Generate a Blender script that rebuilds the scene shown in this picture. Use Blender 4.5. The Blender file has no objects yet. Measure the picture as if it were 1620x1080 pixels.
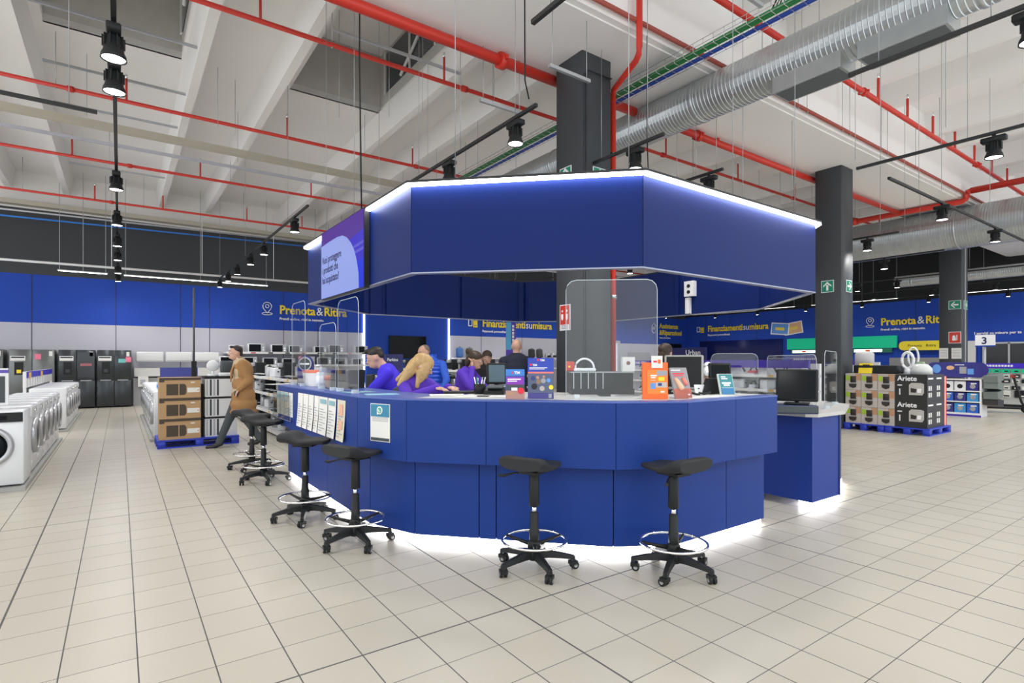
import bpy, bmesh, math, random
from mathutils import Vector, Matrix, Euler
random.seed(7)
PI = math.pi; R = math.radians
S = bpy.context.scene
COL = S.collection

# ------------------------------------------------------------------ camera, world, exposure
YAW = R(35.5); CY, SY = math.cos(YAW), math.sin(YAW)
F, CX, HY, CH = 870.0, 810.0, 571.0, 1.45          # focal length / principal column / horizon (px), eye height (m)
cam_d = bpy.data.cameras.new('camera'); cam = bpy.data.objects.new('camera', cam_d); COL.objects.link(cam)
cam.location = (0, 0, CH); cam.rotation_euler = (PI/2, 0, -YAW)
cam_d.sensor_width = 36; cam_d.lens = 36*F/1620; cam_d.shift_y = (HY-540)/1620; cam_d.clip_end = 200; cam_d.clip_start = .05
S.camera = cam
S.view_settings.view_transform = 'Standard'; S.view_settings.look = 'None'
S.view_settings.gamma = 1; S.view_settings.exposure = 0.06
S.view_settings.use_curve_mapping = False
W = bpy.data.worlds.new('world'); S.world = W; W.use_nodes = True
W.node_tree.nodes['Background'].inputs[0].default_value = (.93, .97, 1, 1)
W.node_tree.nodes['Background'].inputs[1].default_value = 1.75
LAMP_W = 98

# store axes: +X runs along the back wall, +Y runs towards it.  cf() turns camera-frame metres into store metres.
def cf(X, Y): return (CY*X+SY*Y, -SY*X+CY*Y)
def at(x, y, u=None, v=None, z=None):
    X, Z = (x-CX)/F, -(y-HY)/F
    r = (CY*X+SY, -SY*X+CY, Z)
    t = (z-CH)/r[2] if z is not None else (u/r[0] if u is not None else v/r[1])
    return (t*r[0], t*r[1], CH+t*r[2])

# ------------------------------------------------------------------ materials
MATS = {}
def M(name, col=(.8,.8,.8), rough=.5, metal=0, emit=0, spec=.5, noise=0, nscale=20, bump=0, coat=0, alpha=None):
    if name in MATS: return MATS[name]
    m = bpy.data.materials.new(name); m.use_nodes = True; MATS[name] = m
    nt = m.node_tree; b = nt.nodes['Principled BSDF']
    if max(col) > 1.0: col = tuple((c/255 if c/255 <= .04045 else ((c/255+.055)/1.055)**2.4) if c/255 > .04045 else c/255/12.92 for c in col)
    b.inputs['Base Color'].default_value = (*col, 1)
    b.inputs['Roughness'].default_value = rough; b.inputs['Metallic'].default_value = metal
    b.inputs['Specular IOR Level'].default_value = spec
    b.inputs['Coat Weight'].default_value = coat
    if emit:
        b.inputs['Emission Color'].default_value = (*col, 1); b.inputs['Emission Strength'].default_value = emit
    if noise or bump:
        t = nt.nodes.new('ShaderNodeTexCoord'); n = nt.nodes.new('ShaderNodeTexNoise')
        n.inputs['Scale'].default_value = nscale; n.inputs['Detail'].default_value = 4
        nt.links.new(t.outputs['Object'], n.inputs['Vector'])
        if noise:
            x = nt.nodes.new('ShaderNodeMix'); x.data_type = 'RGBA'
            x.inputs[6].default_value = (*[c*(1-noise) for c in col], 1); x.inputs[7].default_value = (*[min(1, c*(1+noise)) for c in col], 1)
            nt.links.new(n.outputs[0], x.inputs[0]); nt.links.new(x.outputs[2], b.inputs['Base Color'])
        if bump:
            k = nt.nodes.new('ShaderNodeBump'); k.inputs['Strength'].default_value = bump; k.inputs['Distance'].default_value = .01
            nt.links.new(n.outputs[0], k.inputs['Height']); nt.links.new(k.outputs[0], b.inputs['Normal'])
    return m
def GLASS():
    if 'glass' in MATS: return MATS['glass']
    m = bpy.data.materials.new('acrylic'); m.use_nodes = True; MATS['glass'] = m
    nt = m.node_tree; nt.nodes.clear(); o = nt.nodes.new('ShaderNodeOutputMaterial')
    tr = nt.nodes.new('ShaderNodeBsdfTransparent'); gl = nt.nodes.new('ShaderNodeBsdfGlossy'); mx = nt.nodes.new('ShaderNodeMixShader')
    lw = nt.nodes.new('ShaderNodeLayerWeight'); fr = nt.nodes.new('ShaderNodeMapRange'); nt.links.new(lw.outputs['Facing'], fr.inputs[0]); fr.inputs[1].default_value = .2; fr.inputs[3].default_value = .035; fr.inputs[4].default_value = .30
    tr.inputs[0].default_value = (.96, .975, .98, 1); gl.inputs['Roughness'].default_value = .03
    nt.links.new(fr.outputs[0], mx.inputs[0]); nt.links.new(tr.outputs[0], mx.inputs[1]); nt.links.new(gl.outputs[0], mx.inputs[2]); nt.links.new(mx.outputs[0], o.inputs[0])
    return m
white = M('white_paint', (.80,.80,.80), .45)
white2 = M('white_enamel', (.78,.80,.82), .3)
wire = M('white_wire', (.75,.76,.76), .4)
black = M('black_plastic', (.016,.017,.018), .45, spec=.25)
rubber = M('dark_rubber', (.022,.023,.025), .6, spec=.3)
glassblk = M('black_glass', (.006,.008,.010), .15, spec=.10)
chrome = M('chrome', (.85,.85,.86), .12, 1)
steel = M('galvanised_steel', (.52,.55,.56), .34, .85, noise=.12, nscale=6)
greym = M('grey_metal', (.42,.43,.44), .4, .6)
dgrey = M('dark_grey_paint', (62,66,70), .5, noise=.06, nscale=3)
track_m = M('track_black', (.015,.016,.017), .5)
red = M('sprinkler_red', (.62,.035,.02), .4)
blue = M('counter_blue', (.010,.040,.225), .42, spec=.22, noise=.06, nscale=4)
bluew = M('wall_blue', (.018,.068,.43), .5, spec=.2)
bluedk = M('canopy_blue', (.005,.018,.125), .45, spec=.15)
pallet_m = M('pallet_blue', (.02,.05,.50), .5)
yellow = M('letter_yellow', (.95,.72,.03), .5)
letter = M('letter_white', (.9,.9,.92), .5)
green = M('safety_green', (.0,.26,.14), .5)
ledm = M('led_white', (.93,.96,1), .5, emit=15)
ledm2 = M('led_floor', (1,.985,.95), .5, emit=9)
lampm = M('lamp_disc', (1,.98,.93), .5, emit=16)
paper = M('paper', (.78,.77,.74), .7)
concrete = M('ceiling_white', (.86,.845,.825), .85, noise=.03, nscale=.8, spec=.2)
concrete2 = M('concrete_grey', (.55,.54,.51), .85, noise=.12, nscale=3)
kraft = M('kraft_card', (.48,.30,.15), .75, noise=.06, nscale=8)
kraftdk = M('printed_brown', (.07,.05,.035), .7)
skin = M('skin', (.62,.36,.26), .55)
orange = M('poster_orange', (.92,.15,.02), .4)
purple = M('staff_purple', (.10,.03,.50), .75, bump=.15, nscale=14)
zink = M('zink_bar', (.55,.57,.59), .35, .7)
G = GLASS()

# ------------------------------------------------------------------ mesh builder
class B:
    def __init__(s): s.bm = bmesh.new(); s.m = []
    def mi(s, m):
        if m not in s.m: s.m.append(m)
        return s.m.index(m)
    def _fin(s, geom, m, mat=None, smooth=False):
        i = s.mi(m)
        vs = [g for g in geom if isinstance(g, bmesh.types.BMVert)]
        if mat is not None: bmesh.ops.transform(s.bm, matrix=mat, verts=vs)
        for v in vs:
            for f in v.link_faces: f.material_index = i; f.smooth = smooth
        return s
    def box(s, x0, y0, z0, x1, y1, z1, m, mat=None):
        if x1 < x0: x0, x1 = x1, x0
        if y1 < y0: y0, y1 = y1, y0
        if z1 < z0: z0, z1 = z1, z0
        g = bmesh.ops.create_cube(s.bm, size=1)['verts']
        t = Matrix.Translation(((x0+x1)/2, (y0+y1)/2, (z0+z1)/2)) @ Matrix.Diagonal((x1-x0, y1-y0, z1-z0, 1))
        return s._fin(g, m, (mat @ t) if mat is not None else t)
    def rbox(s, x0, y0, z0, x1, y1, z1, m, r=.02, seg=2, mat=None):
        g = bmesh.ops.create_cube(s.bm, size=1)['verts']
        t = Matrix.Translation(((x0+x1)/2, (y0+y1)/2, (z0+z1)/2)) @ Matrix.Diagonal((abs(x1-x0), abs(y1-y0), abs(z1-z0), 1))
        bmesh.ops.transform(s.bm, matrix=t, verts=g)
        es = list({e for v in g for e in v.link_edges})
        q = bmesh.ops.bevel(s.bm, geom=es, offset=r, segments=seg, affect='EDGES', profile=.5)
        vs = list({v for f in q['faces'] for v in f.verts} | {v for v in g if v.is_valid})
        # gather the whole island
        seen = set(vs); st = list(vs)
        while st:
            v = st.pop()
            for e in v.link_edges:
                o = e.other_vert(v)
                if o not in seen: seen.add(o); st.append(o)
        return s._fin(list(seen), m, mat, True)
    def cyl(s, p, q, r, m, n=12, r2=None, cap=True):
        p, q = Vector(p), Vector(q); d = q-p
        if d.length < 1e-6: return s
        g = bmesh.ops.create_cone(s.bm, cap_ends=cap, segments=n, radius1=r, radius2=r if r2 is None else r2, depth=d.length)['verts']
        t = Matrix.Translation((p+q)/2) @ d.to_track_quat('Z', 'Y').to_matrix().to_4x4()
        s._fin(g, m, t, True)
        for v in g:
            for f in v.link_faces:
                if len(f.verts) > 4: f.smooth = False
        return s
    def sph(s, c, r, m, sc=(1,1,1), n=12, mat=None):
        g = bmesh.ops.create_uvsphere(s.bm, u_segments=n, v_segments=max(6, n*2//3), radius=r)['verts']
        t = Matrix.Translation(c) @ (mat if mat is not None else Matrix()) @ Matrix.Diagonal((*sc, 1))
        return s._fin(g, m, t, True)
    def lathe(s, prof, m, c=(0,0,0), n=24, mat=None, smooth=True):
        rings = []
        for r, z in prof:
            rings.append([s.bm.verts.new((c[0]+r*math.cos(2*PI*k/n), c[1]+r*math.sin(2*PI*k/n), c[2]+z)) for k in range(n)])
        i = s.mi(m)
        for a, b in zip(rings, rings[1:]):
            for k in range(n):
                f = s.bm.faces.new((a[k], a[(k+1) % n], b[(k+1) % n], b[k])); f.material_index = i; f.smooth = smooth
        for ring, rev in ((rings[0], 1), (rings[-1], 0)):
            if (prof[0] if rev else prof[-1])[0] > 1e-4:
                f = s.bm.faces.new(ring[::-1] if rev else ring); f.material_index = i
        if mat is not None: bmesh.ops.transform(s.bm, matrix=mat, verts=[v for r in rings for v in r])
        return s
    def prism(s, pts, z0, z1, m, mat=None, mtop=None):
        n = len(pts); i = s.mi(m)
        a = [s.bm.verts.new((x, y, z0)) for x, y in pts]; b = [s.bm.verts.new((x, y, z1)) for x, y in pts]
        fs = [s.bm.faces.new((a[k], a[(k+1) % n], b[(k+1) % n], b[k])) for k in range(n)]
        t = s.bm.faces.new(b); fs += [t, s.bm.faces.new(a[::-1])]
        for f in fs: f.material_index = i
        if mtop: t.material_index = s.mi(mtop)
        bmesh.ops.recalc_face_normals(s.bm, faces=fs)
        if mat is not None: bmesh.ops.transform(s.bm, matrix=mat, verts=a+b)
        return s
    def poly(s, pts, m, mat=None):
        vs = [s.bm.verts.new(p) for p in pts]; f = s.bm.faces.new(vs); f.material_index = s.mi(m)
        if mat is not None: bmesh.ops.transform(s.bm, matrix=mat, verts=vs)
        return s
    def tube(s, pts, r, m, n=8, closed=False):
        P = [Vector(p) for p in pts]; L = len(P); rings = []; i = s.mi(m)
        for k in range(L):
            a = P[(k-1) % L] if (closed or k) else P[k]; b = P[(k+1) % L] if (closed or k < L-1) else P[k]
            d = (b-a).normalized(); up = Vector((0,0,1)) if abs(d.z) < .95 else Vector((1,0,0))
            e = d.cross(up).normalized(); g = e.cross(d)
            rr = r[k] if isinstance(r, (list, tuple)) else r
            rings.append([s.bm.verts.new(P[k]+rr*(math.cos(2*PI*j/n)*e+math.sin(2*PI*j/n)*g)) for j in range(n)])
        for k in range(L if closed else L-1):
            a, b = rings[k], rings[(k+1) % L]
            for j in range(n):
                f = s.bm.faces.new((a[j], a[(j+1) % n], b[(j+1) % n], b[j])); f.material_index = i; f.smooth = True
        if not closed:
            for q in (rings[0][::-1], rings[-1]):
                f = s.bm.faces.new(q); f.material_index = i
        return s
    def text(s, body, size, m, mat, bold=0, ext=.002, align='LEFT', sx=1):
        c = bpy.data.curves.new('t', 'FONT'); c.body = body; c.size = size; c.offset = bold*size; c.extrude = ext; c.align_x = align; c.resolution_u = 3
        o = bpy.data.objects.new('t', c); me = bpy.data.meshes.new_from_object(o)
        i = s.mi(m); ov = set(s.bm.verts); of = set(s.bm.faces)
        s.bm.from_mesh(me); vs = [v for v in s.bm.verts if v not in ov]
        for f in s.bm.faces:
            if f not in of: f.material_index = i; f.smooth = False
        bmesh.ops.transform(s.bm, matrix=mat @ Matrix.Diagonal((sx,1,1,1)), verts=vs)
        bpy.data.objects.remove(o); bpy.data.curves.remove(c); bpy.data.meshes.remove(me)
        return s
    def add_mesh(s, me, m, mat=None):
        ov = set(s.bm.verts); of = set(s.bm.faces); s.bm.from_mesh(me); i = s.mi(m)
        for f in s.bm.faces:
            if f not in of: f.material_index = i; f.smooth = True
        if mat is not None: bmesh.ops.transform(s.bm, matrix=mat, verts=[v for v in s.bm.verts if v not in ov])
        return s
    def out(s, name, parent=None, loc=(0,0,0), rz=0, rot=None, recalc=True, center=False):
        if recalc: bmesh.ops.recalc_face_normals(s.bm, faces=s.bm.faces)
        if center:
            c = Vector((0,0,0)); n = len(s.bm.verts)
            for v in s.bm.verts: c += v.co
            c /= max(n, 1); c.z = min(v.co.z for v in s.bm.verts)
            bmesh.ops.translate(s.bm, verts=s.bm.verts, vec=-c); loc = Vector(loc)+c
        me = bpy.data.meshes.new(name); s.bm.to_mesh(me); s.bm.free()
        for m in s.m: me.materials.append(m)
        o = bpy.data.objects.new(name, me); COL.objects.link(o); o.parent = parent
        o.location = loc; o.rotation_euler = rot if rot else (0, 0, rz)
        return o
def tag(o, label=None, cat=None, group=None, kind=None):
    if label: o['label'] = label
    if cat: o['category'] = cat
    if group: o['group'] = group
    if kind: o['kind'] = kind
    return o
def thing(name, label, cat, loc=(0,0,0), rz=0, group=None):
    o = bpy.data.objects.new(name, None); COL.objects.link(o); o.empty_display_size = .1
    o.location = loc; o.rotation_euler = (0, 0, rz); return tag(o, label, cat, group)
def one(b, name, label, cat, group=None, **k):
    k.setdefault('center', True)
    return tag(b.out(name, **k), label, cat, group)
def struct(b, name, **k): return tag(b.out(name, **k), kind='structure')
def dup(root, loc, rz=0, label=None):
    r = root.copy(); COL.objects.link(r); r.location = loc; r.rotation_euler = (0, 0, rz)
    if label: r['label'] = label
    for ch in list(root.children):
        c = ch.copy(); COL.objects.link(c); c.parent = r
        for g in list(ch.children):
            d = g.copy(); COL.objects.link(d); d.parent = c
    return r
ORD = ['first','second','third','fourth','fifth','sixth','seventh','eighth','ninth','tenth','eleventh','twelfth','thirteenth','fourteenth','fifteenth','sixteenth','seventeenth','eighteenth','nineteenth','twentieth']
ORD += ['twenty-'+o for o in ORD[:9]]+['thirtieth']+['thirty-'+o for o in ORD[:9]]
def face_u(x, y, z): return Matrix.Translation((x,y,z)) @ Euler((PI/2, 0, 0)).to_matrix().to_4x4()       # lettering on a plane facing -Y
def face_v(x, y, z): return Matrix.Translation((x,y,z)) @ Euler((PI/2, 0, -PI/2)).to_matrix().to_4x4()   # on a plane facing -X
def face_a(x, y, z, a): return Matrix.Translation((x,y,z)) @ Euler((PI/2, 0, a)).to_matrix().to_4x4()

# ------------------------------------------------------------------ floor, ceiling, walls
def floor_mat():
    m = bpy.data.materials.new('floor_tiles'); m.use_nodes = True; nt = m.node_tree; b = nt.nodes['Principled BSDF']
    N = nt.nodes.new; L = nt.links.new
    tc = N('ShaderNodeTexCoord'); sp = N('ShaderNodeSeparateXYZ'); L(tc.outputs['Object'], sp.inputs[0])
    def mth(op, a, b2=None):
        k = N('ShaderNodeMath'); k.operation = op
        for i, x in enumerate((a, b2)):
            if x is None: continue
            if isinstance(x, (int, float)): k.inputs[i].default_value = x
            else: L(x, k.inputs[i])
        return k.outputs[0]
    def axis(o, off, st, w):
        t = mth('DIVIDE', mth('ADD', o, off), st); fl = mth('FLOOR', t); fr = mth('SUBTRACT', t, fl)
        d = mth('ABSOLUTE', mth('SUBTRACT', fr, .5)); return mth('GREATER_THAN', d, .5-w/st), fl
    gx, ix = axis(sp.outputs[0], .532, .3015, .0031); gy, iy = axis(sp.outputs[1], .137, .308, .0022)
    bx, _ = axis(sp.outputs[0], .532, .3015*8, .0055); by, _ = axis(sp.outputs[1], .137+.308*3, .308*12, .0055)
    g = mth('MAXIMUM', mth('MAXIMUM', gx, gy), mth('MAXIMUM', bx, by))
    cb = N('ShaderNodeCombineXYZ'); L(ix, cb.inputs[0]); L(iy, cb.inputs[1])
    wn = N('ShaderNodeTexWhiteNoise'); L(cb.outputs[0], wn.inputs['Vector'])
    nz = N('ShaderNodeTexNoise'); nz.inputs['Scale'].default_value = 1.1; nz.inputs['Detail'].default_value = 5; L(tc.outputs['Object'], nz.inputs['Vector'])
    mx = N('ShaderNodeMix'); mx.data_type = 'RGBA'; mx.inputs[6].default_value = (.445, .41, .343, 1); mx.inputs[7].default_value = (.53, .495, .42, 1)
    L(mth('ADD', mth('MULTIPLY', wn.outputs[0], .35), mth('MULTIPLY', nz.outputs[0], .65)), mx.inputs[0])
    m2 = N('ShaderNodeMix'); m2.data_type = 'RGBA'; L(g, m2.inputs[0]); L(mx.outputs[2], m2.inputs[6]); m2.inputs[7].default_value = (.085, .083, .08, 1)
    L(m2.outputs[2], b.inputs['Base Color'])
    L(mth('ADD', .34, mth('MULTIPLY', g, .4)), b.inputs['Roughness'])
    bp = N('ShaderNodeBump'); bp.inputs['Strength'].default_value = .25; bp.inputs['Distance'].default_value = .003; L(mth('SUBTRACT', 1, g), bp.inputs['Height']); L(bp.outputs[0], b.inputs['Normal'])
    return m
struct(B().box(-8.5, -3.5, -.1, 29.2, 22, 0, floor_mat()), 'floor')
# deck with skylight wells cut out
sky = [(-1.05, .95, 8.8, 12.05), (2.9, 4.9, 8.8, 12.05)]
b = B(); DZ = 7.15
xs = sorted({-8.5, 29.2} | {a for q in sky for a in q[:2]}); ys = [-3.5, 8.8, 12.05, 22]
for i in range(len(xs)-1):
    for j in range(3):
        if j == 1 and any(abs(xs[i]-q[0]) < .01 for q in sky): continue
        b.box(xs[i], ys[j], DZ, xs[i+1], ys[j+1], DZ+.12, concrete)
def rib(b, x, y0, y1):
    b.prism([(-.16, DZ-6.63), (-.075, 0), (.075, 0), (.16, DZ-6.63)], -(y1-y0)/2, (y1-y0)/2, concrete, Matrix.Translation((x, (y0+y1)/2, 6.63)) @ Euler((PI/2, 0, 0)).to_matrix().to_4x4())
x = -5.2
while x < 29:
    for w in (0, 2.5): rib(b, x+w, 6.5, 21.99)
    x += 3.85
x = 1.8
while x < 29:
    for w in (0, 2.4): rib(b, x+w, -3.5, 4.81)
    x += 3.7
for w in (-5.6, -1.6): rib(b, w, -3.5, 4.81)
struct(b, 'ceiling')
sg = M('skylight_glass', (.05,.06,.07), .15)
for k, q in enumerate(sky):
    b = B(); x0, x1, y0, y1 = q; t = DZ+1.3
    b.box(x0-.06, y0-.06, DZ+.12, x0, y1+.06, t, concrete2); b.box(x1, y0-.06, DZ+.12, x1+.06, y1+.06, t, concrete2)
    b.box(x0, y0-.06, DZ+.12, x1, y0, t, concrete2); b.box(x0, y1, DZ-.0, x1, y1+.05, t, concrete2)
    b.box(x0, y0, t, x1, y1, t+.05, concrete)
    b.box(x1-.02, y0+.5, DZ+.35, x1, y1-.3, t-.1, sg)
    for yy in (y0+.5, (y0+y1)/2, y1-.34): b.box(x1-.05, yy, DZ+.3, x1-.02, yy+.06, t-.05, white)
    b.cyl((x1-.06, y0+.5, t-.15), (x1-.06, y1-1.2, DZ+.35), .03, white)
    struct(b, 'window_%d' % (k+1))
# girder over the columns
b = B(); b.box(-8.5, 4.81, 5.68, 29.2, 6.5, DZ, concrete); b.box(-8.5, 4.9, 5.66, 29.2, 6.41, 5.68, concrete)
struct(b, 'trim_1')
# back wall: pale lower panels, blue band, dark band, pale top
lowp = M('wall_panel_pale', (.50,.495,.56), .4, noise=.03, nscale=1)
darkw = M('wall_dark_grey', (.050,.056,.062), .75)
seam = M('wall_seam', (.03,.035,.08), .7)
b = B()
b.box(-8.5, 22, 0, 29.2, 22.2, 2.61, lowp); b.box(-8.5, 22, 2.61, 29.2, 22.2, 4.08, bluew); b.box(-8.5, 22, 4.08, 29.2, 22.2, 6.05, darkw); b.box(-8.5, 22, 6.05, 29.2, 22.2, 7.15, concrete)
b.box(8.2, 21.985, 0, 12.15, 22, 4.08, bluew); b.box(23.3, 21.985, 0, 29.2, 22, 4.08, bluew)
for x in [-6.9,-5.2,-3.5,-2.17,-.1,1.7,2.58,5.05,6.33,7.5,13.9,16.3,18.6,20.4]: b.box(x-.008, 21.99, .0, x+.008, 22, 4.08, seam)
for z in (6.25, 6.28): b.box(-8.5, 21.98, z, 29.2, 22, z+.012, greym)
struct(b, 'wall_back')
# right wall
b = B(); b.box(29.2, -3.5, 0, 29.4, 22, 2.85, bluew); b.box(29.2, -3.5, 2.85, 29.4, 22, 4.2, bluew); b.box(29.2, -3.5, 4.2, 29.4, 22, 7.15, M('wall_black', (.012,.014,.015), .8))
for y in (20.5, 18.9, 17.2, 15.6, 14, 12.4, 9.6, 7.9, 5.2, 3.6): b.box(29.19, y-.008, 0, 29.2, y+.008, 4.2, seam)
struct(b, 'wall_right')

# ------------------------------------------------------------------ columns
def column(u, v, label, h=5.68, s=.55):
    t = thing('square_column', label, 'column', (u+s/2, v+s/2, 0), group=None)
    b = B(); b.rbox(-s/2, -s/2, 0, s/2, s/2, h-.005, dgrey, r=.012, seg=1); b.out('shaft', t)
    return t
c1 = column(5.09, 5.5, 'dark grey square column rising out of the blue service counter')
b = B()
for x in (-.245, -.215): b.cyl((x, -.285, 0), (x, -.285, 5.35), .012, dgrey, 8)
b.tube([(-.215, -.285, 5.35), (-.19, -.285, 5.42), (.27, -.285, 5.42)], .012, dgrey); b.out('conduit', c1)
c2 = column(12.6, 5.5, 'dark grey square column behind the right end of the canopy')
c3 = column(20.2, 5.5, 'farthest dark grey square column, with notices taped low on its faces')
b = B(); b.box(-.02, -.30, 0, .02, -.275, 5.5, M('pale_conduit', (.5,.5,.5), .5))
b.out('conduit', c3)
def sign(name, label, size, bg, loc, rot, draw, cat='sign', edge=letter):
    b = B(); w, h = size; b.box(-w/2, 0, -h/2, w/2, .012, h/2, edge); b.box(-w/2+.012, -.002, -h/2+.012, w/2-.012, 0, h/2-.012, bg)
    o = tag(b.out(name, None, loc, rot), label, cat)
    b2 = B(); draw(b2); b2.out('symbol', o); return o
def arrow(ang):
    def d(b):
        m = Euler((0, ang, 0)).to_matrix().to_4x4()
        b.box(-.022, -.006, -.09, .022, -.003, .03, letter, m)
        for sgn in (1, -1): b.poly([(0, -.006, .1), (sgn*.085, -.006, .02), (sgn*.085, -.006, -.015), (0, -.006, .055)], letter, m)
    return d
sign('exit_sign', 'green arrow sign pointing up on the column behind the canopy', (.26,.26), green, (12.585, 5.78, 3.08), -PI/2, arrow(0))
sign('exit_sign', 'green arrow sign pointing right on the camera-side face of the column behind the canopy', (.26,.26), green, (12.93, 5.485, 3.08), 0, arrow(PI/2))
sign('exit_sign', 'green arrow sign pointing left on the farthest column', (.3,.26), green, (20.185, 5.66, 3.12), -PI/2, arrow(-PI/2))
sign('exit_sign', 'green arrow sign on the right-hand face of the farthest column', (.3,.26), green, (20.52, 5.485, 3.12), 0, arrow(PI/2))
sign('exit_sign', 'green sign just above the canopy edge, left face of the counter column', (.24,.22), green, (5.075, 5.83, 4.05), -PI/2, arrow(0))
sign('exit_sign', 'green sign just above the canopy edge, right face of the counter column', (.24,.22), green, (5.40, 5.485, 4.01), 0, arrow(PI/2))
def ext(b):
    b.sph((-.02, -.004, .0), .05, letter, (.8,.06,1.4)); b.box(-.06, -.008, -.09, .03, -.003, -.02, letter); b.cyl((.05,-.005,-.08),(.05,-.005,.08),.012,letter)
sign('fire_sign', 'red fire equipment sign on the farthest column', (.3,.34), red, (20.185, 5.66, 2.15), -PI/2, ext)
def ext2(b):
    for x in (-.05, .045):
        b.sph((x, -.006, .0), .026, letter, (.9,.1,1.5)); b.box(x-.02, -.008, -.0, x+.02, -.004, .05, letter); b.sph((x, -.006, .09), .018, letter, (1,.15,1))
    b.box(-.09, -.006, -.17, .09, -.003, -.1, letter)
    for z in (-.115, -.135, -.155): b.box(-.07, -.008, z, .07, -.006, z+.006, black)
sign('fire_sign', 'red and white fire equipment sign on the counter column', (.22,.36), red, (5.075, 5.84, 2.06), -PI/2, ext2)
b = B()
for q, (v, w) in enumerate([(5.93, .22), (5.62, .24)]):
    b = B(); b.box(0, -w/2, 0, .01, w/2, .32, paper)
    for z in (.06, .1, .14, .18, .24): b.box(-.002, -w/2+.03, z, 0, w/2-.03, z+.01, greym)
    tag(b.out('notice', None, (20.185, v, 1.52)), ['printed notice low on the farthest column, left of its conduit', 'printed notice low on the farthest column, right of its conduit'][q], 'notice')

# ------------------------------------------------------------------ overhead services
def pipe(name, label, v, z, x0, x1, r, m, stubs=(), up=(), joints=(), group=None, cat='pipe'):
    t = thing(name, label, cat, (x0, v, z), group=group)
    b = B(); b.cyl((0,0,0), (x1-x0,0,0), r, m, 14); b.out('pipe', t)
    for x in stubs: b = B(); b.cyl((x-x0,0,0), (x-x0,0,.42), r*.55, m, 8); b.cyl((x-x0,0,.42),(x-x0,0,.5),.02,chrome,8); b.out('sprinkler_riser', t)
    for x in up: b = B(); b.cyl((x-x0,0,0), (x-x0,0,DZ-z-.02 if z > 6 else .9), .006, greym, 6); b.cyl((x-x0-.01,0,-r),(x-x0+.01,0,-r),.02,greym,6); b.out('hanger', t)
    for x in joints: b = B(); b.cyl((x-x0-.05,0,0), (x-x0+.05,0,0), r*1.5, m, 12); b.box(x-x0-.02,-r*2,-r*.4,x-x0+.02,r*2,r*.4,m); b.out('coupling', t)
    return t
pipe('sprinkler_pipe', 'thin red sprinkler pipe across the ceiling, nearest of the four over the washer aisle side', 8.3, 6.2, -8.4, 29, .035, red, [1.6+2.9*k for k in range(9)], [2.6+2.9*k for k in range(9)], [4.9,10.2,16])
pipe('sprinkler_pipe', 'thin red sprinkler pipe across the ceiling, second of the four from the camera', 12.3, 6.2, -8.4, 29, .035, red, [-3.2,.1,2.9,5.8,8.7,11.6], [-.9,1.9,4.6,7.3], [-.7,5.9])
pipe('sprinkler_pipe', 'thin red sprinkler pipe across the ceiling, third of the four from the camera', 16.3, 6.2, -8.4, 29, .035, red, [-3.9,-.9,1.7,4.5,7.3], [-.2,2.4,5.1], [.2])
pipe('sprinkler_pipe', 'thin red sprinkler pipe running just in front of the back wall', 20.35, 6.2, -8.4, 29, .035, red, [-3,-.6,1.1,3.5,5.3,8,10.8], [-2.2,.6,3.4,6.2], [-.2])
pipe('sprinkler_main', 'thick red water main under the girder, left of the round duct', 6.2, 5.55, -3, 6.90, .072, red, [], [], [4.25])
pipe('sprinkler_main', 'thick red water main under the girder, continuing right of the round duct', 6.2, 5.56, 7.48, 17.62, .062, red, [9.2], [], [8.6])
pipe('sprinkler_pipe', 'red sprinkler pipe crossing the ceiling on the right, with a row of upright risers', 4.3, 6.2, 1, 29, .045, red, [11.3+1.35*k for k in range(7)], [10.6,14.4,18], [10.7,16.9])
pipe('service_pipe', 'reddish brown service pipe with clamps along the girder, right of the round duct', 4.74, 5.75, 3, 29, .03, M('old_red', (.35,.07,.05), .6), [], [8.2,8.5,9.3,9.6,10.9,11.2,12.6,12.9,14.4], [])
t = thing('sprinkler_main', 'thick red branch main above the far right, with a bend down and T-joints', 'pipe', (17.7, 0, 5.57))
b = B(); b.cyl((0,-3.4,.23), (0,4.62,.23), .08, red); b.tube([(0,4.6,.23),(0,4.69,.21),(0,4.72,.14),(0,4.74,.05),(0,4.82,.0),(0,10,.0)], .075, red, 12); b.out('pipe', t)
for y in (7.4, 8.6): b = B(); b.cyl((-.5,y,0), (-.1,y,0), .045, red); b.cyl((0,y-.12,0),(0,y+.12,0),.1,red); b.out('tee', t)
# riser pipe beside the counter column
t = thing('sprinkler_riser_pipe', 'red vertical pipe running down the right side of the counter column', 'pipe', (5.80, 5.62, 0))
b = B(); b.cyl((0,0,1.2), (0,0,5.31), .043, red); b.out('pipe', t)
b = B(); b.tube([(0,0,5.28),(-.02,-.04,5.35),(-.44,-.83,5.28),(-.47,-.90,5.32),(-.48,-.92,5.40),(-.48,-.92,6.55)], .04, red, 10); b.out('elbow_pipe', t)
b = B()
for z in (2.35, 4.4):
    b = B(); b.cyl((0,0,z),(0,0,z+.05),.055,chrome); b.out('clamp', t)
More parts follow.
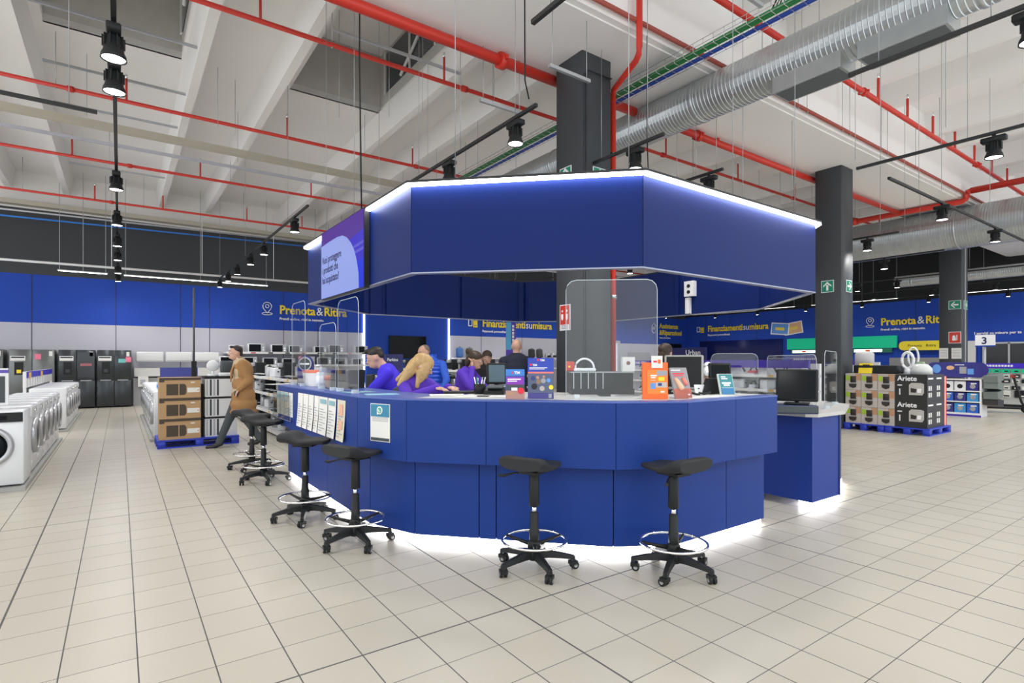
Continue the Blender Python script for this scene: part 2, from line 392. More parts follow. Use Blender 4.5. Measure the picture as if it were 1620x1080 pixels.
# beige beam and grey conduit hung along the left
one(B().box(-8, 13.42, 6.02, 6.8, 13.6, 6.14, M('beige_tray', (.50,.47,.38), .7)), 'cable_tray', 'long beige cable tray crossing the ceiling on the left', 'cable tray')
one(B().box(-8, 14.3, 5.98, 6.9, 14.36, 6.04, M('lilac_grey', (.5,.5,.55), .6)), 'conduit', 'thin pale grey conduit just behind the beige cable tray', 'conduit')
b = B(); b.box(-8.4, 21.3, 6.02, 7.6, 21.6, 6.14, M('beige_tray')); one(b, 'cable_tray', 'pale cable tray along the top of the back wall', 'cable tray')
b = B(); b.cyl((-8.4, 21.2, 5.72), (7.6, 21.2, 5.92), .03, zink, 8); one(b, 'conduit', 'pale conduit under the tray along the back wall', 'conduit')
b = B(); b.cyl((-8.4, 21.1, 5.5), (6, 21.1, 5.72), .025, M('blue_cable', (.03,.22,.75), .5), 8); one(b, 'cable', 'blue cable strung along the dark upper back wall', 'cable')
b = B(); b.cyl((-8.4, 20.6, 4.25), (12, 20.6, 4.32), .035, white, 8)
for x in (-8.2,-4.4,-.2,2.2,4.4,6.8): b.cyl((x,20.6,4.3),(x,20.6,6.6),.012,white,6)
one(b, 'conduit', 'white suspended rail in front of the back wall above the blue band', 'rail')
for k, (x0, x1) in enumerate([(-8,-3.5),(-1.5,-.3), (.1, 4.3), (5.9, 7.0), (9.5,12.5),(14,21)]):
    b = B(); b.box(x0, 21.0, 4.13, x1, 21.06, 4.16, white); b.box(x0+.02, 21.01, 4.122, x1-.02, 21.05, 4.13, M('tube_light', (1,.98,.95), .5, emit=16))
    for x in (x0+.05, (x0+x1)/2, x1-.05): b.box(x-.01, 21.02, 4.16, x+.005, 21.04, 7.14, greym)
    one(b, 'light_rail', 'thin white rail above the blue band, %s from the left' % ORD[k], 'rail')
for k, (y0, y1) in enumerate([(2.5,8.5),(10,13.8),(14.6,17.4),(17.8,20.8)]):
    b = B(); b.box(28.3, y0, 4.26, 28.36, y1, 4.29, white); b.box(28.31, y0+.02, 4.252, 28.35, y1-.02, 4.26, M('tube_dim', (1,.98,.95), .5, emit=4))
    for y_ in (y0+.05, y1-.05): b.box(28.32, y_-.006, 4.29, 28.335, y_+.006, 7.14, greym)
    one(b, 'light_rail', 'thin white light rail in front of the right wall, %s from the right' % ORD[k], 'rail')
# round duct with diffusers
def duct(u, z, r, y0, y1, label, ribs=True):
    t = thing('air_duct', label, 'duct', (u, y0, z)); prof = []; L = y1-y0; n = int(L/.06)
    for i in range(n): prof += [(r, i*.06), (r, i*.06+.045), (r*1.022, i*.06+.052)]
    prof.append((r, L))
    b = B(); b.lathe(prof, steel, n=36, mat=Euler((-PI/2, 0, 0)).to_matrix().to_4x4(), smooth=False); b.out('duct_pipe', t)
    for y in (1.75, 5.1, 8.4):
        if y0 < y < y1: b = B(); b.lathe([(r*1.01,0),(r*1.045,.01),(r*1.045,.05),(r*1.01,.06)], steel, n=36, c=(0,0,y-y0), mat=Euler((-PI/2,0,0)).to_matrix().to_4x4()); b.out('joint_band', t)
    return t
d1 = duct(7.19, 5.39, .30, -3.5, 12, 'big galvanised spiral air duct crossing above the counter column')
for y0, y1 in ((3.06, 3.9), (2.02, 2.88)):
    b = B(); b.box(-.20, y0+3.5, -.43, .20, y1+3.5, -.18, steel); o = b.out('diffuser', d1)
    b = B(); b.box(-.17, y0+3.53, -.436, .17, y1+3.47, -.43, M('diffuser_face', (.10,.11,.12), .6)); b.out('grille', o)
duct(18.7, 5.08, .55, -3, 12, 'wide galvanised air duct on the far right in front of the farthest column')
duct(25.3, 4.6, .22, -3, 9, 'thin far galvanised duct close to the right wall')
# wire cable tray with green and blue cables
t = thing('wire_cable_tray', 'wire mesh cable tray with green and blue cables above the column', 'cable tray', (6.2, -2, 5.45))
b = B()
for x in (-.14, -.14, .14):
    for z in (0, .06, .12): b.cyl((x,0,z),(x,13,z),.004,chrome,5)
for k in range(86): b.tube([(-.14, k*.15, .12),(-.14, k*.15, 0),(.14, k*.15, 0),(.14, k*.15, .12)], .0035, chrome, 4)
b.out('wire_mesh', t)
b = B()
for k, x in enumerate((-.1,-.06,-.02)): b.cyl((x,0,.03),(x,13,.03),.022,M('green_cable', (.02,.22,.06), .5),6)
b.out('green_cables', t); b = B()
for x in (.06,.1): b.cyl((x,0,.02),(x,13,.02),.018,M('blue_cable2', (.02,.07,.4), .5),6)
b.out('blue_cables', t)
b = B(); b.cyl((6.25,3.6,5.75),(6.25,3.6,5.85),.09,paper)
for k in range(5): b.tube([(6.25,3.6,5.8),(6.15+.05*k,3.3+.02*k,5.95),(6.2-.03*k,3.25,5.7),(6.2,3.3+.05*k,5.5)],.009,MATS['green_cable'] if k%2 else black,5)
one(b, 'junction_box', 'small round junction box with looping cables above the wire tray', 'junction box')
# zinc strut bars across the ribs on the left
k = 0
for (x0, x1, y, z) in [(-1.1,1.15,12.6,6.7),(-1.1,1.15,10.6,6.7),(-1.1,1.15,14.5,6.7),(-1.1,1.15,16.6,6.7),(-1.1,1.15,18.7,6.7),(2.7,5.0,8.6,6.6),(4.1,4.75,5.0,4.9),(3.9,4.6,6.2,4.9),(5.1,5.7,3.3,5.3),(5.3,5.95,2.9,5.35),(7.7,8.3,3.9,5.4)]:
    b = B(); b.box(x0, y-.02, z, x1, y+.02, z+.04, zink)
    if x0 > 3.5 or x0 < -3:
        for x in (x0+.05, x1-.05): b.cyl((x, y, z), (x, y, DZ-.01 if not 4.8 < y < 6.5 else 5.655), .005, greym, 5)
    one(b, 'strut_bar', 'short zinc strut bar under the ceiling, %s listed from the far left' % ORD[k] if 0 else ['zinc bar spanning two ribs below the left skylight','zinc bar across the left skylight opening','zinc bar spanning two ribs, second behind the left skylight','zinc bar spanning two ribs, third behind the left skylight','zinc bar spanning two ribs, nearest the back wall','zinc bar in front of the central skylight','zinc bar hung above the left canopy corner, nearer','zinc bar hung above the left canopy corner, farther','zinc bar hung beside the junction box','zinc bar hung under the wire tray at the top right','zinc bar hung right of the round duct'][k], 'strut')
    k += 1
# thin drop wires
wires = [(2.9,8.9),(3.55,8.4),(3.9,7.9),(4.6,6.9),(1.55,12),(-.5,12.9),(2.2,13.9),(4.8,9.5),(6.3,12.0),(8.2,3.4),(9.6,5.0),(10.8,3.2),(13.1,4.5),(7.9,2.3)]
for k, (x, y) in enumerate(wires):
    b = B(); b.cyl((x, y, 4.2 if x > 5 else (6.0 if y > 11 else 5.4)), (x, y, 7.15 if not 4.8 < y < 6.5 else 5.68), .004, greym, 4)
    o = one(b, 'hanging_wire', 'thin vertical steel hanging wire under the ceiling', 'wire', 'thin ceiling hanging wires')
b = B(); b.tube([(2.3,6.3,7.15),(2.3,6.32,5),(2.32,6.3,3.05)], .009, black, 6); one(b, 'power_cable', 'black cable dropping from the ceiling onto the canopy above the screen', 'cable')
b = B(); b.tube([(3.4,4.55,7.15),(3.41,4.55,4.35),(3.5,4.6,4.2)], .008, black, 6); one(b, 'power_cable', 'black cable dropping to the short track left of the column', 'cable')
b = B(); b.tube([(5.35,4.6,5.5),(5.35,4.6,4.2),(5.35,4.55,3.0)], .008, black, 6); one(b, 'power_cable', 'black cable dropping onto the canopy right of the column', 'cable')

# ------------------------------------------------------------------ light tracks and spot lamps
TZ = 4.15
def make_lamp():
    t = thing('track_spotlight', '', 'spotlight', (0,0,0), group=None)
    b = B(); b.rbox(-.05,-.12,-.09, .05,.12,-.03, black, r=.01, seg=1); b.cyl((0,0,-.03),(0,0,.0),.02,black); b.out('adapter', t)
    b = B(); b.lathe([(.04,.0),(.06,-.02),(.072,-.13),(.085,-.155),(.09,-.19),(.083,-.19),(.078,-.178)], black, c=(.0,-.0,-.09), n=20)
    for k in range(10): a = 2*PI*k/10; b.box(.05,-.004,-.19,.078,.004,-.1, black, Matrix.Rotation(a,4,'Z'))
    b.out('lamp_head', t)
    b = B(); b.lathe([(.0001,0),(.08,0)], lampm, c=(0,0,-.272), n=20); b.out('lens', t, recalc=False)
    return t
lamp0 = make_lamp(); nl = 0
SPOT = bpy.data.lights.new('spot_beam', 'SPOT'); SPOT.energy = LAMP_W; SPOT.spot_size = R(172); SPOT.spot_blend = 1; SPOT.shadow_soft_size = .12; SPOT.color = (1,.98,.955)
def lamp(u, v, label, z=TZ, tilt=0, light=True, rz=0):
    global nl
    r = lamp0 if nl == 0 else dup(lamp0, (0,0,0)); nl += 1
    r.location = (u, v, z); r.rotation_euler = (tilt, 0, rz); r['label'] = label
    if light:
        o = bpy.data.objects.new('lamp_light', SPOT); COL.objects.link(o); o.location = (u, v, z-.32)
    return r
def track(axis, c, a0, a1, label, lamps, z=TZ, where='', rz=0):
    t = thing('light_track', label, 'light track', (c, a0, z) if axis == 'v' else (a0, c, z))
    b = B(); L = a1-a0
    b.box(-.018, 0, 0, .018, L, .036, track_m) if axis == 'v' else b.box(0, -.018, 0, L, .018, .036, track_m)
    b.out('rail', t)
    for q in (.12, .5, .88):
        b = B(); p = (0, q*L) if axis == 'v' else (q*L, 0); yy = (a0+p[1]) if axis == 'v' else c
        uu = c if axis == 'v' else a0+p[0]; b.cyl((*p, .03), (*p, (5.10 if abs(uu-7.19) < .3 and yy < 12 else 5.66 if 4.8 < yy < 6.5 else 7.14)-z), .004, greym, 5); b.out('hanger', t)
    n = 0
    for q in lamps:
        u, v = (c, q) if axis == 'v' else (q, c)
        lamp(u, v, 'black spotlight %s, %s from its camera end' % (where, ORD[n]), z, rz=rz); n += 1
track('v', -.04, -.5, 21.4, 'long black light track above the washing machine aisle', [1.2,5.45,6.12,9.6,12.1,14.3,16.3,18.7,20.6], where='on the long track above the washer aisle')
track('v', 2.68, 9.9, 21.7, 'long black light track running from the canopy to the back wall', [10.8,13.5,15.1,17.0,18.6,20.3], where='on the long track between canopy and back wall')
track('v', 3.6, 4.6, 7.8, 'black light track just left of the counter column above the canopy', [4.98,6.5], where='on the track left of the counter column')
track('v', 2.7, 1.6, 3.5, 'short black light track at the top edge, above the counter', [], where='')
track('v', 5.3, 4.3, 6.4, 'black light track just right of the counter column', [4.75], where='on the track right of the counter column')
track('v', 6.95, 4.6, 5.5, 'short black light track over the canopy corner', [4.83], where='on the short track over the canopy')
track('v', 5.65, .3, 2.4, 'black light track crossing the top right corner under the duct', [1.1], where='on the top right corner track')
track('v', 8.48, 1.0, 3.5, 'black light track on the right between duct and column', [2.0], where='on the track between duct and second column')
track('u', 3.4, 9.3, 19, 'long black light track running away on the right', [11.5,14.5,17.4], where='on the long receding track on the right')
track('v', 13.36, 4.7, 7.6, 'black light track passing behind the second column', [5.3,6.9], where='on the track just behind the second column')
track('v', 16.4, 4.8, 9, 'black light track between the second and the farthest column', [6.1,8.1], where='on the track between second and farthest column')
track('v', 20.9, 1.5, 9.5, 'black light track running past the farthest column', [3.0,6.0,7.4,8.6], where='on the track past the farthest column')
track('v', 24.3, 1.5, 10.5, 'far black light track behind the farthest column', [3.4,5.7,7.5,9.4], where='on the far track behind the farthest column')
track('v', 27.2, 2, 20, 'farthest black light track along the right wall', [3.5,6,8.5,11,13.5,16,18.5], where='on the farthest track along the right wall')
track('u', 20.3, 12, 26, 'black light track along the far part of the back wall', [13,15.5,18,20.5,23,25.2], where='on the far track by the back wall')
track('u', 7.5, -2.2, -.2, 'short thick black light track at the left edge', [], z=4.14)
track('v', 6.3, 8.9, 19, 'black light track over the shelves behind the canopy', [10,12.5,15,17.5], where='on the track over shelves behind the canopy')
track('v', 11.5, 7, 19, 'black light track over the middle aisles behind the canopy', [8,10.5,13,15.5,18], where='on the track over the middle aisles')
track('v', -5, 2, 20, 'black light track off to the left over the appliances', [3,6,9,12,15,18], where='on the left outer track')
# unseen tracks added beside and behind the camera to brighten floor and ceiling
track('u', -1.6, -7, 27, 'added unseen black light track just behind the camera', [-5.5,-3,0,3,6,9,12,16,20,24], where='on the added track just behind the camera')
track('u', 1.1, 12, 27, 'added unseen black light track far to the right of the camera', [14,17.5,21,25], where='on the added track far right of the camera')
track('v', -7.6, -2, 20, 'added unseen black light track far off to the left', [0,3.5,7,10.5,14,17.5], where='on the added far left track')

# ------------------------------------------------------------------ canopy over the service counter
def off(path, d, closed=False):
    """offset a plan path to the left of its direction by d"""
    P = [Vector(p) for p in path]; n = len(P); out = []
    for i in range(n):
        a = P[i-1] if (i or closed) else None; c = P[(i+1) % n] if (i < n-1 or closed) else None
        e1 = (P[i]-a).normalized() if a is not None else None; e2 = (c-P[i]).normalized() if c is not None else None
        if e1 is None: e1 = e2
        if e2 is None: e2 = e1
        n1 = Vector((-e1.y, e1.x)); n2 = Vector((-e2.y, e2.x)); k = (n1+n2).normalized(); out.append(tuple(P[i]+k*(d/max(.3, k.dot(n1)))))
    return out
def seg(b, p, q, p2, q2, z0, z1, m, mtop=None): b.prism([p, q, q2, p2], z0, z1, m, mtop=mtop)
def lerp(p, q, t): return (p[0]+(q[0]-p[0])*t, p[1]+(q[1]-p[1])*t)
def tpx(p, q, x):
    """share of the way from plan point p to q that is seen in picture column x"""
    k = (x-CX)/F; f = lambda w: (CY*w[0]-SY*w[1])-k*(SY*w[0]+CY*w[1]); a, c = f(p), f(q); return a/(a-c)
ZB, ZT = 2.223, 3.01
OCT = [(2.1,7.75),(2.1,4.48),(3.53,3.08),(6.43,3.08),(7.83,4.5),(7.83,7.5),(6.45,8.85),(3.35,8.85)]
OIN = off(OCT, .07, True); OLP = off(OCT, -.055, True); OLI = off(OCT, -.006, True)
can = thing('canopy', 'large octagonal blue canopy with glowing white rim hung over the service counter', 'canopy', (5, 6, 0))
O = (-5, -6, 0)
edge_m = M('canopy_edge', (.30,.32,.42), .35, .5)
for i in range(8):
    j = (i+1) % 8; cuts = {0:[0,.245,.70,1],1:[0,1],2:[0,1],3:[0,1],4:[0,.5,1],5:[0,1],6:[0,.42,.93,1],7:[0,.9,1]}[i]
    for a, c in zip(cuts, cuts[1:]):
        b = B(); seg(b, lerp(OCT[i], OCT[j], a+.0012), lerp(OCT[i], OCT[j], c-.0012), lerp(OIN[i], OIN[j], a+.0012), lerp(OIN[i], OIN[j], c-.0012), ZB+.012, ZT, bluedk); b.out('fascia_panel', can, O)
    b = B(); seg(b, OCT[i], OCT[j], OIN[i], OIN[j], ZB, ZB+.012, edge_m); b.out('edge_profile', can, O)
    for a, c in ([(0, .245), (.70, 1)] if i == 0 else [(0, 1)]):
        b = B(); seg(b, lerp(OLP[i],OLP[j],a), lerp(OLP[i],OLP[j],c), lerp(OIN[i],OIN[j],a), lerp(OIN[i],OIN[j],c), ZT+.001, ZT+.022, track_m); b.out('cap', can, O)
        b = B(); seg(b, lerp(OLP[i],OLP[j],a+.003), lerp(OLP[i],OLP[j],c-.003), lerp(OLI[i],OLI[j],a+.003), lerp(OLI[i],OLI[j],c-.003), ZT-.022, ZT, ledm); b.out('led_strip', can, O)
i2 = off(OCT, .13, True)
b = B()
for i, t_ in [(6,.42),(6,.90),(7,.1),(7,.88),(5,.1),(5,.5),(5,.92),(4,.5),(0,.9)]:
    p = lerp(OIN[i], OIN[(i+1) % 8], t_); b.box(p[0]-.035, p[1]-.035, ZB+.02, p[0]+.035, p[1]+.035, ZT-.02, bluedk)
b.out('post', can, O)
b = B(); b.box(7.66, 5.62, ZB+.30, 7.75, 5.80, ZB+.55, letter); b.box(7.69, 5.72, ZB+.02, 7.75, 5.80, ZB+.28, letter)
for k in range(2): b.cyl((7.65, 5.71, ZB+.37+.1*k), (7.66, 5.71, ZB+.37+.1*k), .03, black)
b.tube([(7.7,5.74,ZB+.03),(7.7,5.65,ZB-.01),(7.7,5.2,ZB-.02),(7.74,4.6,ZB-.02),(6.5,3.28,ZB-.02)], .008, greym, 6); b.out('power_socket', can, O)
for p in [(2.3,6.5),(2.3,7.6),(2.5,4.4),(3.6,3.3),(5.0,3.2),(6.4,3.3),(7.6,4.7),(7.6,7.3),(6.3,8.7),(3.5,8.7)]:
    b = B(); b.cyl((p[0], p[1], ZT), (p[0], p[1], 5.68 if 4.8 < p[1] < 6.5 else 7.14), .004, greym, 5); b.cyl((p[0],p[1],ZT),(p[0],p[1],ZT+.05),.02,track_m,8); b.out('suspension_cable', can, O)
# long video screen in the left side of the canopy
scr = thing('video_screen', 'large video screen in the canopy asking about protecting purchases, pale blue shape on violet', 'screen', (2.06, 6.2, 0))
b = B(); b.box(-.02, -.735, 2.205, .035, .735, 3.03, black); b.out('housing', scr)
def em(n, c, e):
    m_ = M(n, c, .3, emit=e, spec=.1); m_.node_tree.nodes['Principled BSDF'].inputs['Base Color'].default_value = (.004,.004,.006,1); return m_
b = B(); sx = -.023; y = lambda s: .725-1.45*s; z = lambda f: 3.02-.805*f
bg = [em('scr_violet', (.085,.02,.34), .8), em('scr_blue', (.03,.015,.55), .9), em('scr_blue2', (.005,.03,.70), .9)]
b.poly([(sx,y(0),z(0)),(sx,y(1),z(0)),(sx,y(1),z(.25)),(sx,y(0),z(.45))], bg[0]); b.poly([(sx,y(0),z(.45)),(sx,y(1),z(.25)),(sx,y(1),z(.62)),(sx,y(0),z(.8))], bg[1]); b.poly([(sx,y(0),z(.8)),(sx,y(1),z(.62)),(sx,y(1),z(1)),(sx,y(0),z(1))], bg[2])
for f in (.44,.52): b.poly([(sx-.001,y(.6),z(f)),(sx-.001,y(1),z(f-.04)),(sx-.001,y(1),z(f)),(sx-.001,y(.6),z(f+.03))], em('scr_streak', (.12,.12,.7), .8))
pts = [(0,1),(0,.20),(.2,.185),(.42,.18),(.55,.2),(.65,.26),(.74,.36),(.81,.48),(.86,.62),(.9,.8),(.905,1)]
b.poly([(sx-.002, y(s), z(f)) for s, f in pts], em('scr_pale', (.27,.34,.74), 1))
for k, (tx, f) in enumerate([('Vuoi proteggere', .48), ('i prodotti che', .63), ('hai acquistato?', .78)]):
    b.text(tx, .125, em('scr_ink', (.03,.02,.25), .2), face_v(sx-.004, y(.03), z(f)), bold=.012, ext=.0005, sx=.86)
b.out('display', scr, recalc=False)

# ------------------------------------------------------------------ service counter
CP = [(1.62,7.33),(1.62,4.50),(1.82,3.97),(2.92,2.80),(3.40,2.54),(4.63,2.54)]
Z0, Z1 = .664, 1.155
cin = off(CP, .05); cbase = off(CP, .12); cled = off(CP, .15); cback = off(CP, .30); cmid = off(CP, .13); cdeep = off(CP, .62)
ct = thing('service_counter', 'long faceted blue service counter glowing white along the floor', 'counter', (3, 4, 0)); O = (-3, -4, 0)
upx = {0:[], 1:[], 2:[769], 3:[], 4:[1164]}; bpx = {0:[475,518], 1:[], 2:[758,785], 3:[], 4:[1149]}
top_m = M('counter_top_edge', (.07,.12,.40), .35); lam = M('pale_laminate', (.62,.62,.60), .4)
for i in range(5):
    p, q, pi, qi = CP[i], CP[i+1], cin[i], cin[i+1]
    ts = [0]+[tpx(p, q, x) for x in upx[i]]+[1]; L = (Vector(q)-Vector(p)).length; g = .0022/L
    for a, c in zip(ts, ts[1:]):
        b = B(); seg(b, lerp(p,q,a+g), lerp(p,q,c-g), lerp(pi,qi,a+g), lerp(pi,qi,c-g), Z0, Z1-.012, blue); b.out('front_panel', ct, O)
    p, q, pi, qi = cbase[i], cbase[i+1], off(CP,.15)[i], off(CP,.15)[i+1]
    ts = [0]+[tpx(p, q, x) for x in bpx[i]]+[1]; g = .004/L
    for a, c in zip(ts, ts[1:]):
        b = B(); seg(b, lerp(p,q,a+g), lerp(p,q,c-g), lerp(pi,qi,a+g), lerp(pi,qi,c-g), .065, Z0+.1, blue); b.out('base_panel', ct, O)
    b = B(); seg(b, cled[i], cled[i+1], cback[i], cback[i+1], .0, .06, ledm2); b.out('led_strip', ct, O)
b = B()
for i in range(5): seg(b, off(CP,.152)[i], off(CP,.152)[i+1], cback[i], cback[i+1], .061, Z1-.05, M('counter_inside', (.03,.04,.1), .6))
b.out('carcass', ct, O); b = B()
for i in range(5): seg(b, off(CP,-.002)[i], off(CP,-.002)[i+1], cmid[i], cmid[i+1], Z1-.011, Z1, top_m)
b.out('top_rim', ct, O); b = B()
for i in range(5): seg(b, cmid[i], cmid[i+1], cdeep[i], cdeep[i+1], Z1-.035, Z1, top_m if i < 2 else lam)
b.out('worktop', ct, O); b = B(); e1, e2 = off(CP,1.12)[2:4]; f1, f2 = off(CP,.622)[2:4]; b.prism([lerp(f1,f2,.12), lerp(f1,f2,.97), lerp(e1,e2,.97), lerp(e1,e2,.12)], Z1-.035, Z1, lam); b.out('inner_worktop', ct, O); b = B(); b.box(4.52, 2.70, .02, 4.60, 3.15, Z1-.036, blue); b.out('end_panel', ct, O)
b = B(); b.box(1.77, 7.25, .02, 2.2, 7.325, Z1-.036, blue); b.out('end_panel', ct, O)
# lower desk beyond the staff entrance
pd = thing('checkout_desk', 'lower blue desk with grey worktop right of the entrance gap, lit along its foot', 'desk', (5.8, 3, 0)); O2 = (-5.8, -3, 0)
DP = [(5.485,3.9),(5.485,2.66),(6.04,2.66),(7.6,4.2),(7.6,6.6)]
di = off(DP, .5)
b = B(); b.prism([(5.485,2.66),(6.04,2.66),(6.44,3.06),(6.04,3.46),(5.485,3.46)], .07, .90, M('desk_front', (.010,.038,.25), .42, spec=.25)); b.out('cabinet', pd, O2)
b = B(); b.prism([(6.07,2.69),(6.96,3.04),(7.6,4.0),(7.6,5.0),(7.1,5.0),(7.1,4.3),(6.46,3.07)], .07, .90, blue); b.out('cabinet', pd, O2)
b = B(); b.box(6.035, 2.652, .07, 6.055, 2.68, .90, M('desk_edge', (.01,.02,.1), .5)); b.out('edge_strip', pd, O2)
b = B(); b.prism([(5.43,2.70),(5.50,2.61),(6.06,2.61),(7.05,2.99),(7.68,3.95),(7.68,5.05),(7.0,5.05),(7.0,4.5),(6.0,3.5),(5.43,3.5)], .905, .94, M('desk_top', (.50,.49,.47), .4)); b.out('worktop', pd, O2)
b = B(); b.prism([(5.56,2.68),(6.04,2.68),(6.95,3.03),(7.6,4.0),(7.6,5),(7.45,5),(7.45,4.1),(6.85,3.2),(6.0,2.83),(5.56,2.83)], .0, .062, ledm2); b.out('led_strip', pd, O2)
# back counter inside the ring
bc = thing('back_counter', 'dark-topped back counter inside the ring loaded with small black goods', 'counter', (4.8, 8.45, 0))
b = B(); b.box(-1.7, -.35, 0, 1.7, .2, .90, blue); b.out('cabinet', bc); b = B(); b.box(-1.75, -.4, .90, 1.75, .25, .94, M('dark_worktop',(.08,.08,.09),.4)); b.out('worktop', bc)

# ------------------------------------------------------------------ drafting stools
def make_stool():
    t = thing('drafting_stool', '', 'stool', (0,0,0), group='drafting stools around the counter')
    # saddle seat, kicked-up edge towards +X
    prof = [(-.205,.706,.016),(-.195,.708,.022),(-.14,.712,.022),(-.06,.710,.020),(.0,.710,.022),(.045,.718,.030),(.08,.735,.042),(.11,.748,.046),(.15,.753,.046),(.18,.753,.044),(.19,.752,.036)]
    b = B(); bm = b.bm; k = b.mi(rubber); rows = []
    for i, (x, zc, th) in enumerate(prof):
        w = .168 if x > .05 else (.168-.07*(max(0, -x-.02)/.185)**2); ring = []
        for j in range(20):
            a = 2*PI*j/20; yy = w*math.copysign(abs(math.cos(a))**.5, math.cos(a)); zz = th*math.copysign(abs(math.sin(a))**.6, math.sin(a))
            ring.append(bm.verts.new((x, yy, zc+zz+.10*(yy*yy)/(w*w)*.12)))
        rows.append(ring)
    for p, q in zip(rows, rows[1:]):
        for j in range(20): f = bm.faces.new((p[j], p[(j+1) % 20], q[(j+1) % 20], q[j])); f.smooth = True
    bm.faces.new(rows[0][::-1]); bm.faces.new(rows[-1]); b.out('seat', t)
    b = B(); b.cyl((0,0,.655),(0,0,.70),.024,black); b.box(-.09,-.07,.672,.09,.07,.69,black); b.tube([(.02,.0,.672),(.06,-.13,.665),(.1,-.19,.645),(.12,-.22,.65)],[.006,.006,.01,.012],black); b.out('lever', t)
    b = B(); b.lathe([(.034,.44),(.037,.445),(.034,.66),(.03,.665)], black, n=18); b.out('upper_sleeve', t)
    b = B(); b.cyl((0,0,.38),(0,0,.45),.0165,chrome,14); b.out('gas_piston', t)
    b = B(); b.lathe([(.034,.13),(.035,.27),(.031,.275),(.029,.395),(.02,.40)], black, n=18); b.out('lower_sleeve', t)
    b = B(); b.tube([(.225*math.cos(2*PI*k/40), .225*math.sin(2*PI*k/40), .205) for k in range(40)], .0095, chrome, 8, True)
    b.out('foot_ring', t)
    b = B(); b.lathe([(.036,.15),(.05,.155),(.045,.19),(.036,.2)], black, n=18)
    for k in range(3):
        a = 2*PI*k/3+.5; c_, s_ = math.cos(a), math.sin(a); b.tube([(.04*c_,.04*s_,.172),(.13*c_,.13*s_,.185),(.222*c_,.222*s_,.203)],[.017,.012,.009],black)
    b.out('ring_bracket', t)
    b = B(); b.lathe([(.045,.07),(.052,.085),(.048,.135),(.036,.15)], black, n=18); b.out('hub', t)
    for k in range(5):
        m = Matrix.Rotation(2*PI*k/5, 4, 'Z')
        b = B(); bm = b.bm; b.mi(black); rings = []
        for x, w, z0, z1 in [(.03,.030,.082,.135),(.10,.027,.085,.128),(.19,.022,.078,.112),(.25,.020,.072,.098),(.278,.018,.055,.092),(.286,.012,.058,.086)]:
            rings.append([bm.verts.new(m @ Vector(v)) for v in ((x,-w,z0),(x,-w*.7,z1),(x,w*.7,z1),(x,w,z0))])
        for p, q in zip(rings, rings[1:]):
            for j in range(4): bm.faces.new((p[j],p[(j+1)%4],q[(j+1)%4],q[j]))
        bm.faces.new(rings[0]); bm.faces.new(rings[-1][::-1]); lg = b.out('leg', t)
        b = B(); mm = m @ Matrix.Translation((.268,0,0)) @ Matrix.Rotation(k*1.3+.4, 4, 'Z')
        for s in (1,-1): b.cyl(mm @ Vector((.014, s*.006, .026)), mm @ Vector((.014, s*.024, .026)), .026, black, 16); b.cyl(mm @ Vector((.014, s*.024, .026)), mm @ Vector((.014, s*.026, .026)), .014, greym, 12)
        b.cyl(mm @ Vector((0,0,.035)), mm @ Vector((0,0,.075)), .007, greym, 8); b.box(-.02,-.026,.03,.03,.026,.056,black,mm @ Matrix.Translation((0,0,0))); b.out('caster', lg)
    return t
st0 = make_stool()
for k, (X, Y, base, kick, lab) in enumerate([
    (1.11,3.78,27,-55,'black drafting stool nearest the right, in front of the counter corner'),
    (.155,3.84,2,-125,'black drafting stool standing alone before the middle of the counter front'),
    (-1.245,4.37,19,-125,'black drafting stool in front of the poster with the teal header'),
    (-1.90,5.05,-2,178,'black drafting stool beside the hanging paper flyers'),
    (-2.99,6.62,18,172,'black drafting stool near the far left counter end, the nearer of two overlapping'),
    (-3.51,7.42,-12,176,'black drafting stool behind the others, next to the man in the camel coat')]):
    r = st0 if k == 0 else dup(st0, (0,0,0)); u, v = cf(X, Y); r.location = (u, v, 0); r['label'] = lab
    r.rotation_euler = (0, 0, R(base-35.5))
    for c in r.children:
        if c.name.split('.')[0] in ('seat', 'lever'): c.rotation_euler = (0, 0, R(kick-base))

# ------------------------------------------------------------------ people
def volume(parts, voxel=.013, sm=6):
    """one continuous skin around tapered limbs and ellipsoids"""
    b = B(); m = white
    for p in parts:
        if p[0] == 'c':
            _, a, c, r1, r2 = p; b.cyl(a, c, r1, m, 14, r2); b.sph(a, r1*1.0, m, n=14); b.sph(c, r2*1.0, m, n=14)
        else:
            _, c, rr, rz = p; b.sph(c, 1, m, rr, 18, mat=rz if isinstance(rz, Matrix) else Matrix.Rotation(rz, 4, 'Z'))
    me = bpy.data.meshes.new('v'); b.bm.to_mesh(me); b.bm.free(); o = bpy.data.objects.new('v', me); COL.objects.link(o)
    r = o.modifiers.new('r', 'REMESH'); r.mode = 'VOXEL'; r.voxel_size = voxel; r.use_smooth_shade = True
    s = o.modifiers.new('s', 'SMOOTH'); s.iterations = sm; s.factor = .5
    dg = bpy.context.evaluated_depsgraph_get(); me2 = bpy.data.meshes.new_from_object(o.evaluated_get(dg))
    bpy.data.objects.remove(o); bpy.data.meshes.remove(me); return me2
def V(*a): return Vector(a)
